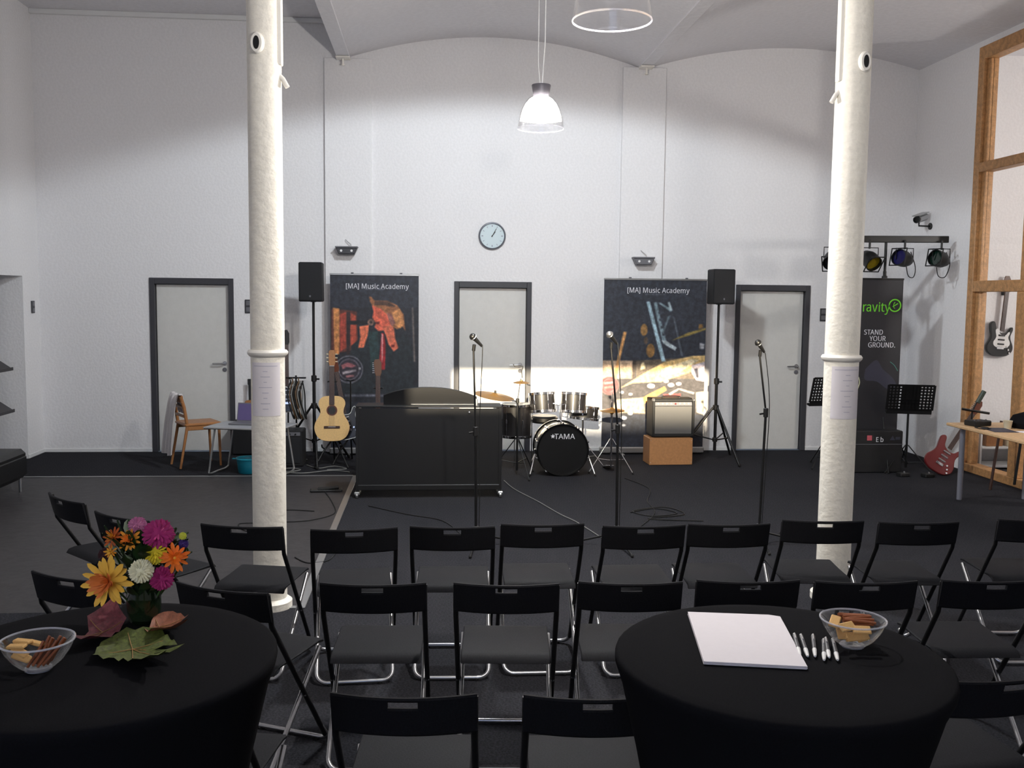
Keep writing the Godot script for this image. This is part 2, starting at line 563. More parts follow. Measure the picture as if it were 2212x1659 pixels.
	block(wr, "wall_panel", Vector3(XR, 0, -6.2), Vector3(XR + 0.12, 5.4, ZR), M.wall)
	var gz := struct("window_1", "tall pine-framed interior glazing to the next room", "window")
	var P := func(n: String, y0: float, y1: float, z0: float, z1: float, xa := -0.012, xb := 0.13) -> void:
		block(gz, n, Vector3(XR + xa, y0, z0), Vector3(XR + xb, y1, z1), M.pine, 0.006)
	P.call("post", 0.0, 4.61, -10.345, -10.24)
	P.call("post", 0.0, 4.47, -10.235, -10.17, 0.03, 0.12)
	P.call("post", 0.09, 1.98, -9.42, -9.26)
	P.call("post", 2.10, 3.27, -9.38, -9.30)
	P.call("post", 0.0, 4.61, -8.35, -8.2)
	P.call("post", 0.0, 4.61, -6.35, -6.2)
	for r in [[4.47, 4.61], [3.27, 3.37], [1.98, 2.10], [0.0, 0.09]]:
		P.call("rail", r[0], r[1], -10.24, -8.35)
		P.call("rail", r[0], r[1], -8.2, -6.35)
	for r in [[0.09, 1.98], [2.10, 3.27], [3.37, 4.47]]:
		block(gz, "pane", Vector3(XR + 0.06, r[0], -10.17), Vector3(XR + 0.066, r[1], -8.35), M.pane)
		block(gz, "pane", Vector3(XR + 0.06, r[0], -8.2), Vector3(XR + 0.066, r[1], -6.35), M.pane)

	# the next room seen through the glazing
	var w2 := struct("wall_side_room", "white wall of the next room behind the glazing", "wall")
	block(w2, "wall_panel", Vector3(XR + 0.12, 0, -10.95), Vector3(9.0, 5.4, -10.75), M.wall)
	block(w2, "wall_panel", Vector3(9.0, 0, -10.95), Vector3(9.2, 5.4, -5.0), M.wall)
	block(w2, "wall_panel", Vector3(XR + 0.12, 0, -5.2), Vector3(9.0, 5.4, -5.0), M.wall)

	# rear wall with the tall daylight window, unseen behind the camera
	var wz := struct("wall_rear", "white wall with a tall window facing the stage", "wall")
	var wx0 := -2.66
	var wx1 := 0.53
	block(wz, "wall_panel", Vector3(XL - 0.3, 0, ZR), Vector3(wx0, 5.4, ZR + 0.3), M.wall)
	block(wz, "wall_panel", Vector3(wx1, 0, ZR), Vector3(XR + 0.3, 5.4, ZR + 0.3), M.wall)
	block(wz, "wall_panel", Vector3(wx0, 0, ZR), Vector3(wx1, 1.0, ZR + 0.3), M.wall)
	block(wz, "wall_panel", Vector3(wx0, 4.27, ZR), Vector3(wx1, 5.4, ZR + 0.3), M.wall)
	var w3 := struct("window_2", "tall daylight window opposite the stage", "window")
	block(w3, "pane", Vector3(wx0, 1.0, ZR + 0.10), Vector3(wx1, 4.27, ZR + 0.106), M.pane)
	for q in [[wx0, wx0 + 0.05, 1.0, 4.27], [wx1 - 0.05, wx1, 1.0, 4.27], [wx0 + 0.05, wx1 - 0.05, 4.22, 4.27], [wx0 + 0.05, wx1 - 0.05, 1.0, 1.05]]:
		block(w3, "frame", Vector3(q[0], q[2], ZR + 0.07), Vector3(q[1], q[3], ZR + 0.13), M.white, 0.004)
	# unseen building, added to keep the low sun off the lower half of that window
	var hs := thing("sun_blocker", "unseen building added across the street to block the low sun", "building", Vector3(-6, -4.0, 26))
	block(hs, "wall", Vector3(-14, 0, 0), Vector3(14, 12.24, 8), M.wall)
	part(hs, "roof", extr([Vector2(-14.3, 12.24), Vector2(14.3, 12.24), Vector2(14.3, 12.34), Vector2(-14.3, 12.34)], 8.4), M.frame_door, Vector3(0, 0, 4.1))

	# ceiling: flat bay on the left, two shallow vaults between iron girders
	var ce := struct("ceiling", "white ceiling with shallow vaults between girders", "ceiling")
	var L := (ZR + 0.3) - (ZB - 0.3)
	var zc := ((ZR + 0.3) + (ZB - 0.3)) * 0.5
	part(ce, "flat_bay", extr([Vector2(XL - 0.4, 5.04), Vector2(-1.07, 5.04), Vector2(-1.07, 5.5), Vector2(XL - 0.4, 5.5)], L), M.ceil, Vector3(0, 0, zc))
	for b in [[-0.95, 2.46, 4.62, 4.60, 0.285], [2.58, XR + 0.15, 4.60, 4.63, 0.27]]:
		var prof := []
		for i in 25:
			var t := i / 24.0
			prof.append(Vector2(lerpf(b[0], b[1], t), lerpf(b[2], b[3], t) + b[4] * (1.0 - pow(2.0 * t - 1.0, 2))))
		prof.append(Vector2(b[1], 5.5))
		prof.append(Vector2(b[0], 5.5))
		part(ce, "vault", extr(prof, L), M.ceil, Vector3(0, 0, zc))
	part(ce, "vault", extr([Vector2(XR + 0.15, 4.63), Vector2(9.3, 4.7), Vector2(9.3, 5.5), Vector2(XR + 0.15, 5.5)], L), M.ceil, Vector3(0, 0, zc))
	for gx in [-1.01, 2.52]:
		part(ce, "girder", join([[cbox(0.12, 0.5, L, 0.01), T(0, 0.25, 0)], [cbox(0.15, 0.02, L, 0.004), T(0, 0, 0)]]), M.ceil, Vector3(gx, 4.60, zc))
		part(ce, "bracket", join([[cbox(0.16, 0.02, 0.14, 0.004)], [cyl(0.012, 0.07, 8), T(0, -0.08, 0)], [cyl(0.02, 0.015, 8), T(0, -0.085, 0)]]), M.paint_smooth, Vector3(gx, 4.575, ZB + 0.15))

func column(x: float, z: float, r: float, label: String, side: float, collar: float) -> void:
	var c := thing("iron_column", label, "column", Vector3(x, 0, z))
	part(c, "shaft", lathe([Vector2(0, 0), Vector2(r, 0), Vector2(r, collar), Vector2(r * 0.985, 3.0), Vector2(r * 0.985, 4.6), Vector2(0, 4.6)], 40), M.paint)
	part(c, "plinth", lathe([Vector2(r, 0), Vector2(r + 0.03, 0.0), Vector2(r + 0.03, 0.04), Vector2(r + 0.004, 0.06), Vector2(r, 0.06)], 32), M.paint)
	part(c, "collar", lathe([Vector2(r - 0.005, collar - 0.03), Vector2(r + 0.006, collar - 0.025), Vector2(r + 0.018, collar - 0.012), Vector2(r + 0.02, collar), Vector2(r + 0.012, collar + 0.012), Vector2(r - 0.005, collar + 0.016)], 40), M.paint_smooth)
	# oval cast boss with a slot
	var ov := []
	var oi := []
	for i in 24:
		var a := TAU * i / 24
		ov.append(Vector2(cos(a) * 0.040, sin(a) * 0.060))
		oi.append(Vector2(cos(a) * 0.018, sin(a) * 0.037))
	var bo := part(c, "boss", extr(ov, 0.035, 0.008), M.paint_smooth, Vector3(-side * 0.022, 3.28, r - 0.003), Vector3(0, -side * 12, 0))
	part(bo, "slot", extr(oi, 0.004), M.black, Vector3(0, 0, 0.0175), Vector3.ZERO, "dark oval slot")
	# flat strap and hook on the inner side
	part(c, "strap", cbox(0.03, 1.35, 0.05, 0.006), M.paint_smooth, Vector3(side * (r - 0.006), 3.13 + 0.72, 0.02))
	part(c, "hook", tube([Vector3(side * (r - 0.02), 3.13, 0.02), Vector3(side * (r + 0.01), 3.10, 0.02), Vector3(side * (r + 0.035), 3.055, 0.02)], 0.014, 8), M.paint_smooth)

func notice(x: float, z: float, r: float, y0: float, y1: float, half: float, label: String) -> void:
	# a sheet of paper wrapped round the column, with faint print
	var t := thing("paper_notice", label, "notice", Vector3(x, y0, z))
	var sh := lathe([Vector2(r + 0.0015, 0), Vector2(r + 0.0015, y1 - y0), Vector2(r + 0.0004, y1 - y0), Vector2(r + 0.0004, 0), Vector2(r + 0.0015, 0)], 20, 2.0 * half)
	part(t, "sheet", sh, M.paper, Vector3.ZERO, Vector3(0, -90 + rad_to_deg(half), 0))
	for i in 9:
		var w: float = half * (0.8 if i == 0 else [0.15, 0.3, 0.1, 0.42, 0.2, 0.12, 0.3, 0.18][i - 1])
		var ln := lathe([Vector2(r + 0.0018, 0), Vector2(r + 0.0022, 0), Vector2(r + 0.0022, 0.004), Vector2(r + 0.0018, 0.004)], 12, 2.0 * w)
		part(t, "printed_line", ln, M.print_faint, Vector3(0, (y1 - y0) * (0.93 - 0.1 * i), 0), Vector3(0, -90 + rad_to_deg(w), 0))

# ---------------------------------------------------------------- lamps
func pendant(at: Vector3, label: String, energy: float, lit: float, clear := false) -> void:      # at = centre of the glass rim
	var p := thing("pendant_lamp", label, "lamp", at, 0.0, "pendant lamps hung in a row from the vault")
	p.scale.y = 0.9
	part(p, "socket", lathe([Vector2(0, 0.225), Vector2(0.048, 0.225), Vector2(0.052, 0.24), Vector2(0.062, 0.30), Vector2(0.060, 0.306), Vector2(0, 0.306)], 24), M.cap_grey)
	var dome := [Vector2(0.0, 0.224), Vector2(0.05, 0.222), Vector2(0.075, 0.205), Vector2(0.10, 0.172), Vector2(0.118, 0.13), Vector2(0.130, 0.085), Vector2(0.134, 0.062), Vector2(0.128, 0.062), Vector2(0.112, 0.13), Vector2(0.07, 0.195), Vector2(0.0, 0.215)]
	if clear:       # this one has no inner dome, only a bulb high in the bell
		dome = [Vector2(0, 0.235), Vector2(0.014, 0.23), Vector2(0.016, 0.205), Vector2(0.03, 0.18), Vector2(0.032, 0.165), Vector2(0.022, 0.148), Vector2(0, 0.143)]
	part(p, "bulb" if clear else "diffuser", lathe(dome, 36), glow(Color(1.0, 0.97, 0.92), lit), Vector3.ZERO, Vector3.ZERO, "glowing bulb" if clear else "glowing white inner dome")
	var shell := [Vector2(0.054, 0.226), Vector2(0.082, 0.210), Vector2(0.107, 0.175), Vector2(0.126, 0.13), Vector2(0.139, 0.08), Vector2(0.147, 0.03), Vector2(0.150, 0.0), Vector2(0.147, 0.0), Vector2(0.143, 0.03), Vector2(0.135, 0.08)]
	part(p, "glass_shade", lathe(shell, 40), M.glass, Vector3.ZERO, Vector3.ZERO, "clear glass outer bell")
	part(p, "rim", lathe([Vector2(0.1465, -0.003), Vector2(0.1505, -0.003), Vector2(0.1515, 0.0), Vector2(0.1505, 0.003), Vector2(0.1465, 0.003), Vector2(0.1465, -0.003)], 40), M.lamp_rim)
	var top := (4.87 - at.y) / 0.9
	part(p, "suspension_wire", tube([Vector3(-0.006, 0.30, 0), Vector3(-0.02, 0.44, 0), Vector3(-0.022, top, 0)], 0.003, 6), M.white)
	part(p, "power_cable", tube([Vector3(0.006, 0.30, 0), Vector3(0.012, 0.42, 0), Vector3(0.022, 0.6, 0), Vector3(0.024, top, 0)], 0.0035, 6), M.white)
	part(p, "ceiling_rose", cyl(0.05, 0.03, 20, 0.006), M.white, Vector3(0, top - 0.02, 0))
	var o := OmniLight3D.new()
	o.name = "bulb_light"
	p.add_child(o)
	o.position = Vector3(0, 0.17 if clear else 0.12, 0)
	o.light_color = Color(1.0, 0.98, 0.955)
	o.light_energy = energy
	o.light_size = 0.02 if clear else 0.05
	o.omni_range = 30.0
	o.omni_attenuation = 2.0
	o.shadow_enabled = true

func floodlight(at: Vector3, down: float, half: float, energy: float) -> void:
	var p := thing("ceiling_floodlight", "grey ceiling floodlight aimed down at the stage", "lamp", at)
	var h := part(p, "housing", join([[cbox(0.34, 0.22, 0.12, 0.02)], [cbox(0.30, 0.02, 0.10, 0.004), T(0, 0.12, 0)]]), M.grey, Vector3.ZERO, Vector3(-down, 0, 0))
	part(h, "lens", cbox(0.30, 0.18, 0.006, 0.002), glow(Color(1, 0.98, 0.96), 3.0), Vector3(0, 0, -0.062))
	part(p, "bracket", tube([Vector3(0, 0.02, 0), Vector3(0, 4.80 - at.y, 0)], 0.012), M.grey)
	var s := SpotLight3D.new()
	s.name = "flood_light"
	p.add_child(s)
	s.rotation_degrees = Vector3(-down, 0, 0)
	s.position = Basis.from_euler(s.rotation) * Vector3(0, 0, -0.20)
	s.light_color = Color(0.94, 0.975, 1.0)
	s.light_energy = energy
	s.light_size = 0.13
	s.spot_angle = half
	s.spot_angle_attenuation = 0.13
	s.spot_range = 40.0
	s.spot_attenuation = 2.0
	s.shadow_enabled = true

# ---------------------------------------------------------------- folding chairs
var chair0: Node3D

func curved_bar(u0: float, u1: float, v0: float, v1: float, th: float, bow: float, tilt: float) -> ArrayMesh:
	# a piece of the bowed backrest, u across, v up, in front of it -Z
	var v := PackedVector3Array()
	var n := PackedVector3Array()
	var ix := PackedInt32Array()
	var k := 8
	var P := func(u: float, w: float, s: float) -> Vector3:
		return Vector3(u, w, bow * (1.0 - pow(u / 0.205, 2)) + s * th * 0.5 + (w - 0.77) * tilt)
	var rim := 0.006
	var sec := [[v0 + rim, -1.0], [v0, -0.5], [v0, 0.5], [v0 + rim, 1.0], [v1 - rim, 1.0], [v1, 0.5], [v1, -0.5], [v1 - rim, -1.0]]
	for i in k:
		var a := lerpf(u0, u1, float(i) / k)
		var b := lerpf(u0, u1, float(i + 1) / k)
		for j in sec.size():
			var s0: Array = sec[j]
			var s1: Array = sec[(j + 1) % sec.size()]
			face(v, n, ix, [P.call(a, s0[0], s0[1]), P.call(b, s0[0], s0[1]), P.call(b, s1[0], s1[1]), P.call(a, s1[0], s1[1])])
	for u in [u0, u1]:
		var pts := []
		for s in sec: pts.append(P.call(u, s[0], s[1]))
		face(v, n, ix, pts)
	return arr(v, n, ix)

func loop_u(x: float, y1: float, z1: float, z0: float, r: float) -> Array:      # side tube, bend, foot bar, bend, side tube
	var pts := []
	var rad := 0.05
	for s in [-1.0, 1.0]:
		var top := Vector3(s * x, y1, z1)
		var foot := Vector3(s * x, 0.014, z0)
		var dir := (top - foot).normalized()
		var arc := []
		for i in 7:
			var a := PI / 2 * i / 6
			arc.append(foot + dir * rad * (1.0 - sin(a)) + Vector3(-s * rad * (1.0 - cos(a)), 0, 0))
		var seq := [top, top.lerp(foot, 0.5)] + arc
		if s > 0: seq.reverse()
		pts += seq
	return pts

func make_chair() -> Node3D:
	var c := thing("folding_chair", "", "chair")
	var tilt := 0.25
	part(c, "backrest", join([[curved_bar(-0.205, -0.042, 0.648, 0.77, 0.016, 0.036, tilt)], [curved_bar(0.042, 0.205, 0.648, 0.77, 0.016, 0.036, tilt)], [curved_bar(-0.042, 0.042, 0.648, 0.738, 0.016, 0.036, tilt)], [curved_bar(-0.042, 0.042, 0.757, 0.77, 0.016, 0.036, tilt)]]), M.chair)
	# seat: slightly dished board with a rolled rear lip
	var prof := [Vector2(-0.44, 0.435), Vector2(-0.432, 0.450), Vector2(-0.40, 0.456), Vector2(-0.25, 0.449), Vector2(-0.12, 0.448), Vector2(-0.085, 0.440), Vector2(-0.07, 0.420), Vector2(-0.078, 0.416), Vector2(-0.092, 0.430), Vector2(-0.13, 0.436), Vector2(-0.40, 0.440)]
	part(c, "seat", join([[extr(prof, 0.36, 0.004), T(0, 0, 0, 0, -90, 0)]]), M.chair)
	for s in [-1.0, 1.0]:
		part(c, "back_post", tube([Vector3(s * 0.197, 0.758, -0.012), Vector3(s * 0.197, 0.63, -0.035), Vector3(s * 0.197, 0.05, -0.41)], 0.0105, 8), M.chair_frame)
	part(c, "front_foot_bar", tube(loop_u(0.197, 0.10, -0.378, -0.45, 0.01), 0.0105, 8), M.steel, Vector3.ZERO, Vector3.ZERO, "bare steel foot bar")
	part(c, "rear_leg_loop", tube(loop_u(0.182, 0.428, -0.40, 0.0, 0.01), 0.0105, 8), M.steel, Vector3.ZERO, Vector3.ZERO, "bare steel rear leg loop")
	for s in [-1.0, 1.0]:
		part(c, "hinge_pin", join([[cyl(0.009, 0.03, 8, 0.002), T(s * 0.19 - 0.015, 0.281, -0.259, 0, 0, -90)]]), M.steel)
		part(c, "foot_pad", cyl(0.012, 0.012, 8, 0.002), M.rubber, Vector3(s * 0.12, 0.0, 0.0))
		part(c, "foot_pad", cyl(0.012, 0.012, 8, 0.002), M.rubber, Vector3(s * 0.135, 0.0, -0.45))
		part(c, "rivet", ball(0.006), M.chrome, Vector3(s * 0.16, 0.645, -0.045))
	return c

func chairs() -> void:
	chair0 = make_chair()
	var first := true
	var count := {a = 1, b = 0, c = 0}
	var g := {
		a = ["black folding chair in the front row, %s along from the column on the vinyl", "front row chairs"],
		b = ["black folding chair in the second row, %s after the turned one by the flower table", "second row chairs"],
		c = ["black folding chair in the third row, %s of two between the standing tables", "third row chairs"],
		d = ["black folding chair turned sideways on the vinyl floor, the one nearer the couch", "angled chairs on the vinyl floor"],
		k = ["black folding chair turned sideways on the vinyl floor, the one nearer the front row", "angled chairs on the vinyl floor"],
		e = ["black folding chair half hidden behind the bouquet of flowers", ""],
		f = ["black folding chair turned slightly beside the flower table", ""],
		h = ["black folding chair standing just in front of the white iron column with plinth", ""],
		i = ["black folding chair beside the paper and pen table, below its rim", ""],
		j = ["black folding chair tucked under the rim of the flower table", ""],
	}
	for q in [
		[-0.901, -4.671, -12.4, "h"], [-0.359, -4.589, 4.1, "a"], [0.108, -4.613, -2.2, "a"], [0.55, -4.649, -0.8, "a"], [1.044, -4.596, 0.6, "a"], [1.475, -4.614, -0.8, "a"], [1.976, -4.67, -5.0, "a"], [2.452, -4.617, -1.8, "a"], [3.10, -4.643, -4.0, "a"],
		[-1.959, -5.345, -46.3, "d"], [-1.53, -4.895, -36.2, "k"],
		[-1.39, -3.84, -24.8, "e"], [-0.785, -3.665, -24.8, "f"], [-0.218, -3.698, -2.7, "b"], [0.296, -3.668, -4.4, "b"], [0.783, -3.666, -3.6, "b"], [1.256, -3.666, -2.7, "b"], [1.723, -3.631, -2.7, "b"], [2.24, -3.622, -2.3, "b"],
		[-0.071, -2.638, -4.6, "c"], [0.466, -2.597, -3.3, "c"], [1.71, -2.66, 8.0, "i"], [-0.72, -2.70, -11.0, "j"]]:
		var l: Array = g[q[3]].duplicate()
		var nth: Array = ["first", "second", "third", "fourth", "fifth", "sixth", "seventh", "eighth", "ninth"]
		if count.has(q[3]):
			l[0] = l[0] % nth[count[q[3]]]
			count[q[3]] += 1
		var at := Vector3(q[0], 0, q[1])
		if first:
			chair0.position = at
			chair0.rotation.y = deg_to_rad(q[2])
			tag(chair0, l[0], "chair", l[1])
			first = false
		else:
			copy(chair0, "folding_chair", l[0], at, q[2], l[1])

# ---------------------------------------------------------------- standing tables and what lies on them
func bar_table(at: Vector3, r: float, label: String) -> void:
	var t := thing("standing_table", label, "table", at)
	# stretch cover: flat top, rounded rim, waisted skirt drawn out to four feet
	var v := PackedVector3Array()
	var n := PackedVector3Array()
	var ix := PackedInt32Array()
	var rows := [[0.0, 1.10, 0.0], [0.9, 1.10, 0.0], [0.975, 1.0985, 0.0], [0.995, 1.094, 0.0], [1.0, 1.085, 0.0], [0.995, 1.072, 0.0], [0.955, 1.03, 0.04], [0.86, 0.88, 0.12], [0.74, 0.66, 0.3], [0.68, 0.48, 0.5], [0.72, 0.24, 0.8], [0.85, 0.0, 1.1]]
	var k := 48
	for q in rows:
		for j in k:
			var a := TAU * j / k
			var f: float = 1.0 - 0.28 * q[2] * (0.5 - 0.5 * cos(4.0 * a))
			v.append(Vector3(cos(a) * r * q[0] * f, q[1], sin(a) * r * q[0] * f))
	for i in rows.size() - 1:
		for j in k:
			var a := i * k + j
			var b := i * k + (j + 1) % k
			ix.append_array([a, b, a + k, b, b + k, a + k])
	n.resize(v.size())
	for i in range(0, ix.size(), 3):
		var nn := (v[ix[i + 1]] - v[ix[i]]).cross(v[ix[i + 2]] - v[ix[i]])
		for e in 3: n[ix[i + e]] -= nn
	for i in v.size(): n[i] = n[i].normalized()
	part(t, "stretch_cover", arr(v, n, ix), M.cloth_black, Vector3.ZERO, Vector3.ZERO, "black stretch fabric cover")
	for j in 4:
		var a := TAU * j / 4
		part(t, "foot", cyl(0.025, 0.02, 12, 0.003), M.black, Vector3(cos(a) * r * 0.78, 0, sin(a) * r * 0.78))

func bowl(at: Vector3, label: String) -> void:
	var b := thing("glass_bowl", label, "bowl", at)
	part(b, "bowl_wall", lathe([Vector2(0, 0.0), Vector2(0.024, 0.0), Vector2(0.030, 0.004), Vector2(0.047, 0.018), Vector2(0.064, 0.042), Vector2(0.0715, 0.060), Vector2(0.0725, 0.062), Vector2(0.070, 0.0625), Vector2(0.068, 0.060), Vector2(0.060, 0.043), Vector2(0.045, 0.021), Vector2(0.030, 0.008), Vector2(0.0, 0.007)], 40), M.bowl)
	part(b, "rim", lathe([Vector2(0.0695, 0.061), Vector2(0.071, 0.0595), Vector2(0.0732, 0.0612), Vector2(0.0728, 0.0635), Vector2(0.071, 0.0642), Vector2(0.0695, 0.063), Vector2(0.0695, 0.061)], 40), M.rim_glass)
	part(b, "foot_ring", lathe([Vector2(0.016, 0.0), Vector2(0.027, 0.0), Vector2(0.028, 0.003), Vector2(0.024, 0.006), Vector2(0.016, 0.004)], 32), M.rim_glass)

func snack(called: String, label: String, mesh: Mesh, m: Material, at: Vector3, rot: Vector3, group: String) -> void:
	var o := part(self, numbered(called), mesh, m, at, rot)
	tag(o, label, "snack", group)

func petal(len: float, wid: float, cup: float) -> ArrayMesh:       # a cupped petal along +X
	var v := PackedVector3Array()
	var n := PackedVector3Array()
	var ix := PackedInt32Array()
	var s := [[0.0, 0.25], [0.35, 0.8], [0.7, 1.0], [0.9, 0.7], [1.0, 0.12]]
	for i in s.size():
		var x: float = s[i][0] * len
		var w: float = s[i][1] * wid * 0.5
		var y: float = cup * pow(s[i][0], 2) * len
		for e in [-1.0, 0.0, 1.0]:
			v.append(Vector3(x, y + absf(e) * wid * 0.12, e * w))
			n.append(Vector3(-cup * 0.6, 1, -e * 0.3).normalized())
	for i in s.size() - 1:
		for e in 2:
			var a := i * 3 + e
			ix.append_array([a, a + 1, a + 3, a + 1, a + 4, a + 3])
	return arr(v, n, ix)

func daisy(called: String, label: String, at: Vector3, d: float, aim: Vector3, outer: Material, inner: Material, heart: Material, count: int, foot: Vector3) -> void:
	var f := thing(called, label, "flower", at)
	var y := aim.normalized()
	var x := y.cross(Vector3(0.2, 0.1, 1)).normalized()
	var b := Basis(x, y, x.cross(y))
	var kinds := [petal(d * 0.52, d * 0.13, 0.10), petal(d * 0.47, d * 0.115, 0.2), petal(d * 0.43, d * 0.13, -0.05)]
	var inners := [petal(d * 0.36, d * 0.10, 0.5), petal(d * 0.30, d * 0.09, 0.8)]
	for i in count:
		var o := part(f, "petal", kinds[i % 3], outer)
		o.transform = Transform3D(b * Basis(Vector3.UP, TAU * i / count + rng.randf_range(-0.12, 0.12)) * Basis(Vector3(0, 0, 1), rng.randf_range(-0.25, 0.18)), Vector3.ZERO)
	for i in int(count * 0.8):
		var o := part(f, "inner_petal", inners[i % 2], inner)
		o.transform = Transform3D(b * Basis(Vector3.UP, TAU * i / int(count * 0.8) + rng.randf_range(-0.2, 0.2)) * Basis(Vector3(0, 0, 1), rng.randf_range(0.2, 0.7)), b.y * d * 0.01)
	var h := part(f, "heart", ball(d * 0.055, Vector3(1, 0.6, 1)), heart)
	h.transform = Transform3D(b, b.y * d * 0.04)
	part(f, "stem", tube(curve([Vector3.ZERO - y * 0.004, -y * 0.03 + Vector3(0, -0.02, 0), foot - at], 5), 0.0025, 6), M.stem)

func pompon(called: String, label: String, at: Vector3, d: float, m: Material, foot: Vector3, aim := Vector3(0, 0.6, 1)) -> void:
	var f := thing(called, label, "flower", at)
	var list := []
	var pm := petal(d * 0.27, d * 0.10, 0.35)
	var cnt := 150
	var ax := aim.normalized()
	for i in cnt:          # small curled petals all over the ball, too fine to tell apart
		var yy := 1.0 - 1.75 * (i + 0.5) / cnt
		var a := i * 2.39996
		var rr := sqrt(1.0 - yy * yy)
		var q := Basis(Quaternion(Vector3.UP, ax))
		var dir := q * Vector3(cos(a) * rr, yy, sin(a) * rr)
		var tang := (dir.cross(ax).cross(dir)).normalized() if absf(dir.dot(ax)) < 0.98 else dir.cross(Vector3.RIGHT).normalized()
		var out := (dir * 0.85 - tang * rng.randf_range(0.2, 0.7)).normalized()
		var zz := out.cross(dir).normalized()
		list.append([pm, Transform3D(Basis(out, zz.cross(out).normalized() * -1.0, zz), dir * d * 0.30)])
	list.append([ball(d * 0.34), Transform3D.IDENTITY])
	var o := part(f, "petals", join(list), m)
	o.set_meta("kind", "stuff")
	part(f, "stem", tube(curve([-ax * 0.01, Vector3(0, -0.03, 0) - ax * 0.02, foot - at], 5), 0.0025, 6), M.stem)

func leaf_shape(called: String, label: String, outline: Array, y0: float, m: Material, curl: float, hub: Vector2) -> void:
	# an autumn leaf lying on the cloth: triangulated from its outline, tips curling up
	var pp := PackedVector2Array(outline)
	var fine := PackedVector2Array()
	for i in pp.size():
		var a := pp[i]
		var b := pp[(i + 1) % pp.size()]
		for s in 4:
			var t := s / 4.0
			fine.append(a.lerp(b, t))
	var v := PackedVector3Array()
	var n := PackedVector3Array()
	var ix := PackedInt32Array()
	var rings := 5
	for r in rings + 1:
		for p in fine:
			var q := hub.lerp(p, float(r) / rings)
			var dd := q.distance_to(hub)
			v.append(Vector3(q.x, y0 + curl * dd * dd * 6.0 + 0.004 * sin(q.x * 140.0 + q.y * 90.0) * float(r) / rings, q.y))
	var k := fine.size()
	n.resize(v.size())
	for r in rings:
		for j in k:
			var a := r * k + j
			var b := r * k + (j + 1) % k
			ix.append_array([a, b, a + k, b, b + k, a + k])
	for i in range(0, ix.size(), 3):
		var nn := (v[ix[i + 1]] - v[ix[i]]).cross(v[ix[i + 2]] - v[ix[i]])
		if nn.y < 0: nn = -nn
		for e in 3: n[ix[i + e]] += nn
	for i in v.size(): n[i] = n[i].normalized() if n[i].length() > 0 else Vector3.UP
	var o := thing(called, label, "leaf")
	part(o, "blade", arr(v, n, ix), m)
	var vein := []
	for i in range(0, pp.size(), 2):
		var q := hub.lerp(pp[i], 0.8)
		var dd := q.distance_to(hub)
		vein.append([tube([Vector3(hub.x, y0 + 0.001, hub.y), Vector3((hub.x + q.x) / 2, y0 + 0.0015 + curl * dd * dd * 1.5, (hub.y + q.y) / 2), Vector3(q.x, y0 + 0.001 + curl * dd * dd * 6.0, q.y)], 0.0009, 5)])
	part(o, "veins", join(vein), M.vein)

